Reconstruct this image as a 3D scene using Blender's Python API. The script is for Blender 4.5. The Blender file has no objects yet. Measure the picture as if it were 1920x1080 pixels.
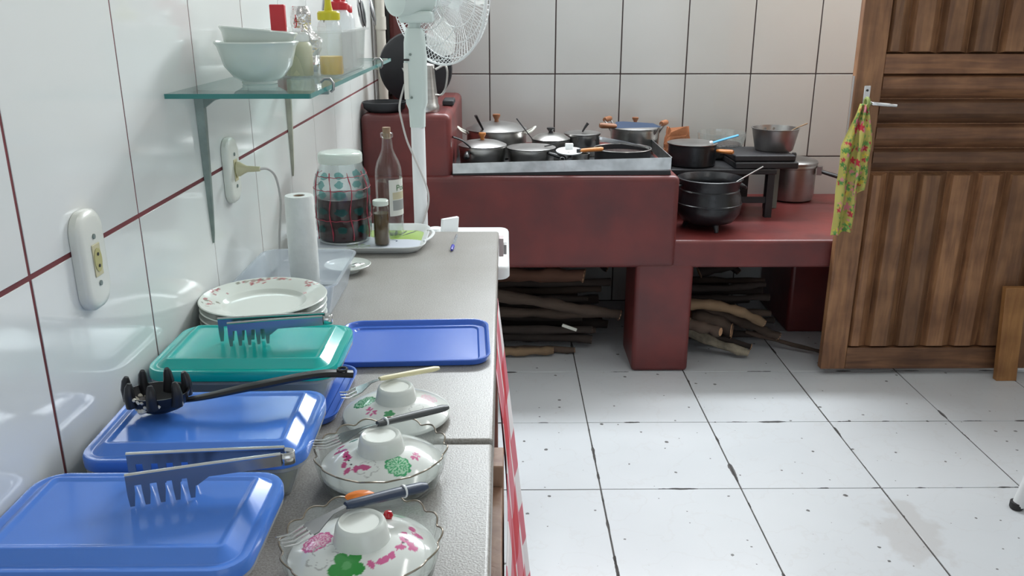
import bpy, bmesh, math, random
from mathutils import Vector, Matrix, noise
random.seed(7)
PI = math.pi
scene = bpy.context.scene
COL = scene.collection

# ------------------------------------------------------------------ camera
cam_d = bpy.data.cameras.new('camera')
cam = bpy.data.objects.new('camera', cam_d)
COL.objects.link(cam)
cam.location = (0, 0, 1.361)
cam.rotation_euler = (math.radians(90 - 18.196), 0, math.radians(-0.511))
cam_d.sensor_width = 36.0
cam_d.lens = 1597.0 / 1920.0 * 36.0
cam_d.clip_start = 0.02
scene.camera = cam

# ------------------------------------------------------------------ light
world = bpy.data.worlds.new('world')
scene.world = world
world.use_nodes = True
world.node_tree.nodes['Background'].inputs[0].default_value = (0.80, 0.90, 1.0, 1)
world.node_tree.nodes['Background'].inputs[1].default_value = 1.0

def area_light(name, loc, rot, sx, sy, power, col):
    d = bpy.data.lights.new(name, 'AREA')
    d.shape = 'RECTANGLE'; d.size = sx; d.size_y = sy
    d.energy = power; d.color = col
    o = bpy.data.objects.new(name, d)
    o.location = loc; o.rotation_euler = rot
    COL.objects.link(o)
    return o
# daylight through the long clerestory opening under the roof, above the stove wall
area_light('clerestory_daylight', (0.85, 3.90, 2.36), (math.radians(-66), 0, 0), 2.3, 0.40, 100, (0.90, 0.96, 1.0))
# added fill light from an assumed doorway behind the camera, out of view
area_light('rear_fill_light', (1.0, -1.56, 1.15), (math.radians(90), 0, 0), 1.7, 2.1, 4, (0.90, 0.95, 1.0))
# ceiling tube
area_light('ceiling_tube_light', (0.85, 1.35, 2.56), (0, 0, 0), 0.12, 1.2, 6, (1.0, 0.98, 0.94))

vs = scene.view_settings
vs.view_transform = 'Standard'; vs.look = 'None'; vs.gamma = 1.0
vs.use_curve_mapping = False
vs.exposure = 0.0
scene.cycles.transparent_max_bounces = 40

# ------------------------------------------------------------------ materials
def new_mat(name):
    m = bpy.data.materials.new(name); m.use_nodes = True
    nt = m.node_tree
    return m, nt, nt.nodes['Principled BSDF']

def mat(name, col, rough=0.5, metal=0.0, spec=0.5, noise_amt=0.0, nscale=8.0, col2=None, bump=0.0, bscale=60.0,
        coat=0.0, stretch=None, detail=4.0, trans=0.0, sss=0.0):
    m, nt, b = new_mat(name)
    b.inputs['Base Color'].default_value = (*col, 1)
    b.inputs['Roughness'].default_value = rough
    b.inputs['Metallic'].default_value = metal
    b.inputs['Specular IOR Level'].default_value = spec
    b.inputs['Coat Weight'].default_value = coat
    if trans: b.inputs['Transmission Weight'].default_value = trans
    tc = nt.nodes.new('ShaderNodeTexCoord')
    src = tc.outputs['Object']
    if stretch:
        mp = nt.nodes.new('ShaderNodeMapping'); mp.inputs['Scale'].default_value = stretch
        nt.links.new(src, mp.inputs[0]); src = mp.outputs[0]
    if noise_amt > 0:
        n = nt.nodes.new('ShaderNodeTexNoise'); n.inputs['Scale'].default_value = nscale; n.inputs['Detail'].default_value = detail
        nt.links.new(src, n.inputs['Vector'])
        r = nt.nodes.new('ShaderNodeValToRGB')
        r.color_ramp.elements[0].position = 0.35; r.color_ramp.elements[1].position = 0.65
        c2 = col2 or tuple(c * (1 - noise_amt) for c in col)
        r.color_ramp.elements[0].color = (*c2, 1); r.color_ramp.elements[1].color = (*col, 1)
        nt.links.new(n.outputs['Fac'], r.inputs[0]); nt.links.new(r.outputs[0], b.inputs['Base Color'])
    if bump > 0:
        n = nt.nodes.new('ShaderNodeTexNoise'); n.inputs['Scale'].default_value = bscale; n.inputs['Detail'].default_value = 3
        nt.links.new(src, n.inputs['Vector'])
        bp = nt.nodes.new('ShaderNodeBump'); bp.inputs['Strength'].default_value = bump; bp.inputs['Distance'].default_value = 0.01
        nt.links.new(n.outputs['Fac'], bp.inputs['Height']); nt.links.new(bp.outputs[0], b.inputs['Normal'])
    return m

def thin_clear(name, tint=(0.93, 0.96, 0.96), milk=0.0, milkcol=(0.8, 0.85, 0.88), refl=0.12, rough=0.03):
    m = bpy.data.materials.new(name); m.use_nodes = True
    nt = m.node_tree; nt.nodes.clear()
    out = nt.nodes.new('ShaderNodeOutputMaterial')
    tr = nt.nodes.new('ShaderNodeBsdfTransparent'); tr.inputs[0].default_value = (*tint, 1)
    cur = tr.outputs[0]
    if milk > 0:
        df = nt.nodes.new('ShaderNodeBsdfDiffuse'); df.inputs[0].default_value = (*milkcol, 1)
        tl = nt.nodes.new('ShaderNodeBsdfTranslucent'); tl.inputs[0].default_value = (*milkcol, 1)
        mx = nt.nodes.new('ShaderNodeMixShader'); mx.inputs[0].default_value = 0.5
        nt.links.new(df.outputs[0], mx.inputs[1]); nt.links.new(tl.outputs[0], mx.inputs[2])
        m2 = nt.nodes.new('ShaderNodeMixShader'); m2.inputs[0].default_value = milk
        nt.links.new(cur, m2.inputs[1]); nt.links.new(mx.outputs[0], m2.inputs[2]); cur = m2.outputs[0]
    gl = nt.nodes.new('ShaderNodeBsdfGlossy'); gl.inputs['Roughness'].default_value = rough
    lw = nt.nodes.new('ShaderNodeLayerWeight'); lw.inputs['Blend'].default_value = 0.5
    pw = nt.nodes.new('ShaderNodeMath'); pw.operation = 'POWER'; pw.inputs[1].default_value = 3.5
    nt.links.new(lw.outputs['Facing'], pw.inputs[0])
    mm = nt.nodes.new('ShaderNodeMath'); mm.operation = 'MULTIPLY_ADD'
    mm.inputs[1].default_value = 0.6; mm.inputs[2].default_value = 0.025 + refl * 0.08; mm.use_clamp = True
    nt.links.new(pw.outputs[0], mm.inputs[0])
    m3 = nt.nodes.new('ShaderNodeMixShader')
    nt.links.new(mm.outputs[0], m3.inputs[0]); nt.links.new(cur, m3.inputs[1]); nt.links.new(gl.outputs[0], m3.inputs[2])
    nt.links.new(m3.outputs[0], out.inputs[0])
    return m

def printed(name, rough=0.15, spec=0.5):
    m, nt, b = new_mat(name)
    a = nt.nodes.new('ShaderNodeAttribute'); a.attribute_name = 'print'
    nt.links.new(a.outputs['Color'], b.inputs['Base Color'])
    b.inputs['Roughness'].default_value = rough; b.inputs['Specular IOR Level'].default_value = spec
    return m

def wall_tile_mat(name, col):
    m, nt, b = new_mat(name)
    b.inputs['Roughness'].default_value = 0.10
    g = nt.nodes.new('ShaderNodeNewGeometry')
    n = nt.nodes.new('ShaderNodeTexNoise'); n.inputs['Scale'].default_value = 2.3; n.inputs['Detail'].default_value = 3
    nt.links.new(g.outputs['Position'], n.inputs['Vector'])
    r = nt.nodes.new('ShaderNodeValToRGB')
    r.color_ramp.elements[0].color = (col[0]*.93, col[1]*.93, col[2]*.92, 1); r.color_ramp.elements[1].color = (*col, 1)
    r.color_ramp.elements[0].position = .3; r.color_ramp.elements[1].position = .7
    nt.links.new(n.outputs['Fac'], r.inputs[0]); nt.links.new(r.outputs[0], b.inputs['Base Color'])
    return m

def floor_tile_mat():
    m, nt, b = new_mat('floor_tile_ceramic')
    b.inputs['Roughness'].default_value = 0.28
    L = nt.links.new
    g = nt.nodes.new('ShaderNodeNewGeometry')
    tc = nt.nodes.new('ShaderNodeTexCoord')
    def nz(scale, det=4, vec=None):
        n = nt.nodes.new('ShaderNodeTexNoise'); n.inputs['Scale'].default_value = scale; n.inputs['Detail'].default_value = det
        L(vec or g.outputs['Position'], n.inputs['Vector']); return n.outputs['Fac']
    def ramp(f, p0, p1, c0, c1):
        r = nt.nodes.new('ShaderNodeValToRGB'); e = r.color_ramp.elements
        e[0].position = p0; e[1].position = p1; e[0].color = (*c0, 1); e[1].color = (*c1, 1)
        L(f, r.inputs[0]); return r.outputs[0]
    def mix(f, a, c):
        x = nt.nodes.new('ShaderNodeMix'); x.data_type = 'RGBA'
        L(f, x.inputs[0])
        if isinstance(a, tuple): x.inputs[6].default_value = (*a, 1)
        else: L(a, x.inputs[6])
        if isinstance(c, tuple): x.inputs[7].default_value = (*c, 1)
        else: L(c, x.inputs[7])
        return x.outputs[2]
    def ma(op, a, c):
        x = nt.nodes.new('ShaderNodeMath'); x.operation = op
        for i, v in enumerate((a, c)):
            if v is None: continue
            if isinstance(v, (int, float)): x.inputs[i].default_value = v
            else: L(v, x.inputs[i])
        return x.outputs[0]
    base = ramp(nz(2.0, 3), .3, .7, (.60, .62, .64), (.66, .68, .70))
    # faint marbled veins
    v = ma('ABSOLUTE', ma('SUBTRACT', nz(5.5, 6), .5), None)
    vm = ramp(v, 0.0, .012, (1, 1, 1), (0, 0, 0))
    base = mix(ma('MULTIPLY', vm, .16), base, (.50, .47, .45))
    # dark chips / specks
    vo = nt.nodes.new('ShaderNodeTexVoronoi'); vo.inputs['Scale'].default_value = 15; vo.voronoi_dimensions = '2D'
    L(g.outputs['Position'], vo.inputs['Vector'])
    sp = nt.nodes.new('ShaderNodeSeparateColor'); L(vo.outputs['Color'], sp.inputs[0])
    rad = ma('MULTIPLY', ma('POWER', sp.outputs[0], 4.0), .10)
    dd = ma('ADD', vo.outputs['Distance'], ma('MULTIPLY', ma('SUBTRACT', nz(130, 2), .5), .11))
    spec = ma('LESS_THAN', dd, rad)
    sel = ma('GREATER_THAN', sp.outputs[1], .40)
    base = mix(ma('MULTIPLY', ma('MULTIPLY', spec, sel), .85), base, (.06, .055, .05))
    # chipped edges
    s = nt.nodes.new('ShaderNodeSeparateXYZ'); L(tc.outputs['Object'], s.inputs[0])
    ex = ma('SUBTRACT', .2085, ma('ABSOLUTE', s.outputs[0], None))
    ey = ma('SUBTRACT', .2135, ma('ABSOLUTE', s.outputs[1], None))
    ed = ma('MINIMUM', ex, ey)
    thr = ma('MULTIPLY', ma('MAXIMUM', ma('SUBTRACT', nz(8, 7), .55), 0.0), .045)
    base = mix(ma('MULTIPLY', ma('LESS_THAN', ed, thr), .9), base, (.05, .045, .045))
    # one dried beige spill
    sx = nt.nodes.new('ShaderNodeSeparateXYZ'); L(g.outputs['Position'], sx.inputs[0])
    dx = ma('MULTIPLY', ma('SUBTRACT', sx.outputs[0], 1.105), 7.5)
    dy = ma('MULTIPLY', ma('SUBTRACT', sx.outputs[1], 1.99), 6.2)
    d = ma('SQRT', ma('ADD', ma('MULTIPLY', dx, dx), ma('MULTIPLY', dy, dy)), None)
    d = ma('ADD', d, ma('MULTIPLY', ma('SUBTRACT', nz(11, 4), .5), 2.0))
    st = ramp(d, .55, .8, (1, 1, 1), (0, 0, 0))
    base = mix(ma('MULTIPLY', st, .33), base, (.40, .36, .33))
    L(base, b.inputs['Base Color'])
    return m

def stone_mat():
    m, nt, b = new_mat('grey_stone'); L = nt.links.new
    g = nt.nodes.new('ShaderNodeNewGeometry')
    n = nt.nodes.new('ShaderNodeTexNoise'); n.inputs['Scale'].default_value = 420; n.inputs['Detail'].default_value = 3
    n2 = nt.nodes.new('ShaderNodeTexNoise'); n2.inputs['Scale'].default_value = 5; n2.inputs['Detail'].default_value = 5
    L(g.outputs['Position'], n.inputs['Vector']); L(g.outputs['Position'], n2.inputs['Vector'])
    r = nt.nodes.new('ShaderNodeValToRGB'); e = r.color_ramp.elements
    e[0].position = .3; e[1].position = .72; e[0].color = (.25, .235, .215, 1); e[1].color = (.44, .43, .41, 1)
    L(n.outputs['Fac'], r.inputs[0])
    r2 = nt.nodes.new('ShaderNodeValToRGB'); e = r2.color_ramp.elements
    e[0].position = .3; e[1].position = .7; e[0].color = (.80, .77, .73, 1); e[1].color = (1, 1, 1, 1)
    L(n2.outputs['Fac'], r2.inputs[0])
    x = nt.nodes.new('ShaderNodeMix'); x.data_type = 'RGBA'; x.blend_type = 'MULTIPLY'; x.inputs[0].default_value = 1
    L(r.outputs[0], x.inputs[6]); L(r2.outputs[0], x.inputs[7]); L(x.outputs[2], b.inputs['Base Color'])
    b.inputs['Roughness'].default_value = .34
    bp = nt.nodes.new('ShaderNodeBump'); bp.inputs['Strength'].default_value = .12; bp.inputs['Distance'].default_value = .003
    L(n.outputs['Fac'], bp.inputs['Height']); L(bp.outputs[0], b.inputs['Normal'])
    return m

def wood_mat(name, c1, c2, axis='Z', rough=.55, scale=9.0, dark=None):
    m, nt, b = new_mat(name); L = nt.links.new
    tc = nt.nodes.new('ShaderNodeTexCoord'); oi = nt.nodes.new('ShaderNodeObjectInfo')
    ad = nt.nodes.new('ShaderNodeVectorMath'); ad.operation = 'ADD'
    mu = nt.nodes.new('ShaderNodeMath'); mu.operation = 'MULTIPLY'; mu.inputs[1].default_value = 13.0
    L(oi.outputs['Random'], mu.inputs[0]); L(tc.outputs['Object'], ad.inputs[0]); L(mu.outputs[0], ad.inputs[1])
    mp = nt.nodes.new('ShaderNodeMapping')
    mp.inputs['Scale'].default_value = {'X': (.09, 1, 1), 'Y': (1, .09, 1), 'Z': (1, 1, .09)}[axis]
    L(ad.outputs[0], mp.inputs[0])
    n = nt.nodes.new('ShaderNodeTexNoise'); n.inputs['Scale'].default_value = scale * 6; n.inputs['Detail'].default_value = 6; n.inputs['Distortion'].default_value = .6
    L(mp.outputs[0], n.inputs['Vector'])
    r = nt.nodes.new('ShaderNodeValToRGB'); e = r.color_ramp.elements
    e[0].position = .3; e[1].position = .7; e[0].color = (*c2, 1); e[1].color = (*c1, 1)
    L(n.outputs['Fac'], r.inputs[0])
    # board to board tone
    rr = nt.nodes.new('ShaderNodeMapRange'); rr.inputs[3].default_value = .62; rr.inputs[4].default_value = 1.25
    L(oi.outputs['Random'], rr.inputs[0])
    x = nt.nodes.new('ShaderNodeMix'); x.data_type = 'RGBA'; x.blend_type = 'MULTIPLY'; x.inputs[0].default_value = 1
    cb = nt.nodes.new('ShaderNodeCombineColor')
    for i in range(3): L(rr.outputs[0], cb.inputs[i])
    L(r.outputs[0], x.inputs[6]); L(cb.outputs[0], x.inputs[7])
    # weather stains
    n3 = nt.nodes.new('ShaderNodeTexNoise'); n3.inputs['Scale'].default_value = 7; n3.inputs['Detail'].default_value = 4
    L(ad.outputs[0], n3.inputs['Vector'])
    r3 = nt.nodes.new('ShaderNodeValToRGB'); e = r3.color_ramp.elements
    e[0].position = .35; e[1].position = .6; e[0].color = (.66, .62, .60, 1); e[1].color = (1, 1, 1, 1)
    L(n3.outputs['Fac'], r3.inputs[0])
    y = nt.nodes.new('ShaderNodeMix'); y.data_type = 'RGBA'; y.blend_type = 'MULTIPLY'; y.inputs[0].default_value = 1
    L(x.outputs[2], y.inputs[6]); L(r3.outputs[0], y.inputs[7])
    L(y.outputs[2], b.inputs['Base Color']); b.inputs['Roughness'].default_value = rough
    bp = nt.nodes.new('ShaderNodeBump'); bp.inputs['Strength'].default_value = .15; bp.inputs['Distance'].default_value = .004
    L(n.outputs['Fac'], bp.inputs['Height']); L(bp.outputs[0], b.inputs['Normal'])
    return m

def gingham_mat():
    m, nt, b = new_mat('red_white_gingham'); L = nt.links.new
    uv = nt.nodes.new('ShaderNodeUVMap'); s = nt.nodes.new('ShaderNodeSeparateXYZ'); L(uv.outputs[0], s.inputs[0])
    fs = []
    for i in (0, 1):
        f = nt.nodes.new('ShaderNodeMath'); f.operation = 'FRACT'; L(s.outputs[i], f.inputs[0])
        t = nt.nodes.new('ShaderNodeMath'); t.operation = 'GREATER_THAN'; t.inputs[1].default_value = .5; L(f.outputs[0], t.inputs[0])
        fs.append(t.outputs[0])
    a = nt.nodes.new('ShaderNodeMath'); a.operation = 'ADD'; L(fs[0], a.inputs[0]); L(fs[1], a.inputs[1])
    h = nt.nodes.new('ShaderNodeMath'); h.operation = 'MULTIPLY'; h.inputs[1].default_value = .5; L(a.outputs[0], h.inputs[0])
    r = nt.nodes.new('ShaderNodeValToRGB'); r.color_ramp.interpolation = 'CONSTANT'
    e = r.color_ramp.elements; e[0].position = 0; e[0].color = (.75, .70, .70, 1); e[1].position = .3; e[1].color = (.62, .16, .20, 1)
    k = e.new(.8); k.color = (.55, .015, .03, 1)
    L(h.outputs[0], r.inputs[0]); L(r.outputs[0], b.inputs['Base Color']); b.inputs['Roughness'].default_value = .75
    return m

M = {}
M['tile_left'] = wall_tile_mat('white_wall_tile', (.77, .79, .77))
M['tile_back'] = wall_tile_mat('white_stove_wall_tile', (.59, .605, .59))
M['grout_red'] = mat('red_grout', (.20, .045, .05), .9, noise_amt=.4, nscale=6)
M['grout_dark'] = mat('dark_grout', (.075, .055, .055), .9, noise_amt=.3, nscale=8)
M['grout_floor'] = mat('floor_grout', (.10, .09, .085), .9, noise_amt=.5, nscale=20)
M['floor'] = floor_tile_mat()
M['plaster'] = mat('white_plaster', (.72, .72, .70), .8, noise_amt=.08, nscale=3)
M['ceiling'] = mat('ceiling_board', (.66, .65, .62), .8, noise_amt=.08, nscale=3)
M['stone'] = stone_mat()
M['mortar'] = mat('pale_mortar', (.55, .53, .48), .9)
M['gingham'] = gingham_mat()
M['red_cement'] = mat('burnished_red_cement', (.165, .028, .025), .38, noise_amt=.5, nscale=5, col2=(.098, .022, .022), bump=.12, bscale=14)
M['iron'] = mat('black_iron', (.018, .019, .022), .48, noise_amt=.4, nscale=20, bump=.15, bscale=80)
M['iron_gloss'] = mat('black_enamel_iron', (.014, .015, .018), .30, noise_amt=.3, nscale=15, bump=.08, bscale=60)
M['alu'] = mat('brushed_aluminium', (.54, .53, .51), .28, 1.0, noise_amt=.25, nscale=9, stretch=(1, 1, 6))
M['alu_dull'] = mat('dull_aluminium', (.42, .41, .40), .36, 1.0, noise_amt=.35, nscale=7)
M['steel'] = mat('stainless_steel', (.62, .62, .61), .20, 1.0)
M['dark_steel'] = mat('dark_polished_steel', (.36, .36, .37), .24, 1.0)
M['blue_steel'] = mat('bluish_blade_steel', (.20, .26, .40), .3, .9)
M['galv'] = mat('galvanised_sheet', (.62, .64, .64), .34, 1.0, noise_amt=.35, nscale=14, detail=2, bump=.3, bscale=18)
M['soot'] = mat('soot_black_metal', (.02, .02, .024), .55, noise_amt=.5, nscale=8)
M['blackplastic'] = mat('black_plastic', (.012, .012, .014), .32)
M['wood_knob'] = mat('varnished_wood', (.33, .13, .055), .38, noise_amt=.35, nscale=14, stretch=(1, 1, .3))
M['wood_orange'] = mat('orange_varnished_wood', (.56, .20, .045), .30, noise_amt=.3, nscale=14)
M['bluelid'] = mat('blue_plastic', (.075, .225, .72), .17, spec=.55)
M['bluelid2'] = mat('deep_blue_plastic', (.055, .155, .62), .20, spec=.55)
M['teallid'] = mat('teal_plastic', (.0, .42, .38), .17, spec=.55)
M['tub'] = thin_clear('milky_clear_plastic', (.96, .97, .98), milk=.32, milkcol=(.86, .89, .92), rough=.15)
M['tub_open'] = thin_clear('frosted_plastic', (.95, .97, .99), milk=.34, milkcol=(.82, .87, .93), rough=.2)
M['glass'] = thin_clear('clear_glass', (.97, .98, .975), milk=.035, milkcol=(.8, .83, .83), rough=.02, refl=.15)
M['jar_clear'] = thin_clear('clear_jar_glass', (.97, .98, .97), rough=.02, refl=0)
M['dish_glass'] = thin_clear('moulded_dish_glass', (.95, .965, .96), milk=.075, milkcol=(.82, .86, .85), rough=.03, refl=.5)
M['shelf_glass'] = thin_clear('green_shelf_glass', (.88, .95, .94), milk=.06, milkcol=(.5, .7, .68), rough=.02, refl=.3)
M['glass_edge'] = mat('green_glass_edge', (.03, .22, .20), .12)
M['ceramic'] = mat('white_ceramic', (.76, .79, .74), .12)
M['ceramic_green'] = mat('pale_green_white_porcelain', (.70, .76, .70), .14)
M['print'] = printed('printed_porcelain', .10)
M['print_cloth'] = printed('printed_cloth', .85, .2)
M['print_tray'] = printed('printed_melamine', .22)
M['gold'] = mat('brown_gilt_rim', (.26, .22, .17), .3, .6)
M['white_plastic'] = mat('white_plastic', (.78, .80, .80), .35)
M['fan_plastic'] = mat('pale_grey_green_plastic', (.60, .68, .65), .38)
M['outlet'] = mat('ivory_plastic', (.76, .77, .70), .30)
M['outlet_insert'] = mat('yellowed_plastic', (.62, .57, .36), .40)
M['dark_hole'] = mat('dark_slot', (.03, .03, .03), .7)
M['bracket'] = mat('grey_green_painted_metal', (.27, .33, .30), .45, noise_amt=.3, nscale=25)
M['bracket2'] = mat('pale_olive_painted_metal', (.45, .45, .36), .45, noise_amt=.3, nscale=25)
M['bagroll'] = mat('white_plastic_film', (.80, .82, .79), .35, bump=.4, bscale=25, noise_amt=.08, nscale=30)
M['liquid_red'] = mat('dark_red_liquid', (.045, .006, .010), .12)
M['liquid_brown'] = mat('brown_oil', (.085, .045, .012), .10)
M['water'] = thin_clear('clear_liquid', (.95, .965, .96), rough=.02, refl=.2)
M['cork'] = mat('cork', (.38, .25, .16), .85, noise_amt=.3, nscale=40)
M['label'] = mat('paper_label', (.72, .72, .66), .6)
M['label_green'] = mat('green_label_ink', (.04, .16, .05), .6)
M['yellow_plastic'] = mat('yellow_plastic', (.66, .58, .02), .35)
M['red_plastic'] = mat('red_plastic', (.55, .02, .03), .35)
M['mustard'] = mat('yellow_sauce', (.95, .58, .0), .35)
M['milky'] = thin_clear('translucent_white_plastic', (.92, .94, .95), milk=.55, milkcol=(.86, .88, .88), rough=.2)
M['milky_soft'] = thin_clear('cloudy_plastic', (.92, .94, .93), milk=.38, milkcol=(.83, .84, .80), rough=.2)
M['tub_shelf'] = thin_clear('cloudy_tub_plastic', (.95, .96, .95), milk=.10, milkcol=(.86, .87, .84), rough=.2)
M['squeeze'] = thin_clear('squeeze_plastic', (.96, .97, .97), milk=.10, milkcol=(.88, .90, .90), rough=.15)
M['foil'] = mat('silver_foil', (.75, .73, .72), .22, 1.0, bump=.8, bscale=45)
M['pale_yellow'] = mat('cream_plastic', (.72, .66, .40), .35)
M['grey_handle'] = mat('charcoal_plastic', (.055, .06, .062), .38)
M['navy_handle'] = mat('navy_plastic', (.028, .045, .085), .36)
M['skyblue'] = mat('sky_blue_plastic', (.12, .42, .68), .35)
M['penblue'] = mat('blue_pen_plastic', (.04, .04, .42), .25)
M['lettuce'] = mat('yellow_green_salad', (.50, .52, .16), .5, noise_amt=.6, nscale=40, col2=(.62, .60, .36), bump=.6, bscale=60)
M['redfood'] = mat('red_salad', (.45, .035, .035), .4, noise_amt=.6, nscale=45, col2=(.60, .25, .20), bump=.6, bscale=60)
M['palefood'] = mat('pale_salad', (.55, .58, .50), .5, noise_amt=.3, nscale=45, bump=.6, bscale=60)
M['carrot'] = mat('carrot', (.85, .22, .02), .4)
M['tomato'] = mat('red_fruit', (.50, .01, .02), .15)
M['residue'] = mat('pale_food_residue', (.72, .68, .58), .6)
M['door'] = wood_mat('door_wood', (.33, .165, .075), (.17, .080, .040), 'Z')
M['door_h'] = wood_mat('door_wood_across', (.28, .135, .062), (.14, .064, .034), 'X')
M['plank'] = wood_mat('pine_plank', (.48, .24, .08), (.34, .15, .05), 'Z')
M['frame_wood'] = wood_mat('raw_frame_wood', (.46, .28, .18), (.32, .16, .10), 'Z')
M['frame_red'] = mat('red_brown_painted_wood', (.20, .07, .045), .5, noise_amt=.3, nscale=20)
M['bark'] = mat('dry_bark', (.115, .078, .058), .9, noise_amt=.6, nscale=9, bump=.8, bscale=30, stretch=(.3, 1, 1))
M['bark_pale'] = mat('pale_stripped_branch', (.32, .21, .12), .85, noise_amt=.5, nscale=9, bump=.5, bscale=30, stretch=(.3, 1, 1))
M['bark_dark'] = mat('dark_bark', (.050, .036, .030), .9, noise_amt=.5, nscale=9, bump=.8, bscale=30, stretch=(.3, 1, 1))
M['cutwood'] = mat('fresh_cut_wood', (.62, .36, .20), .8, noise_amt=.2, nscale=30)
M['grey_green_leg'] = mat('grey_green_metal', (.20, .25, .23), .5, noise_amt=.2, nscale=10)
M['orange_paper'] = mat('orange_brown_paper', (.50, .20, .09), .75, noise_amt=.3, nscale=18, bump=.6, bscale=22)
M['beans'] = mat('dark_beans', (.035, .018, .015), .3, bump=1.0, bscale=90)
M['cable'] = mat('grey_white_cable', (.52, .50, .48), .5)
M['cream_pipe'] = mat('cream_pipe_plastic', (.60, .57, .50), .5)
M['cream'] = mat('cream_plate_foot', (.74, .74, .66), .3)
M['chrome'] = mat('chrome', (.75, .75, .76), .10, 1.0)
M['tube'] = mat('lamp_white', (.85, .85, .85), .4)
M['caulk'] = mat('black_rubber', (.015, .015, .016), .6)

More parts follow.
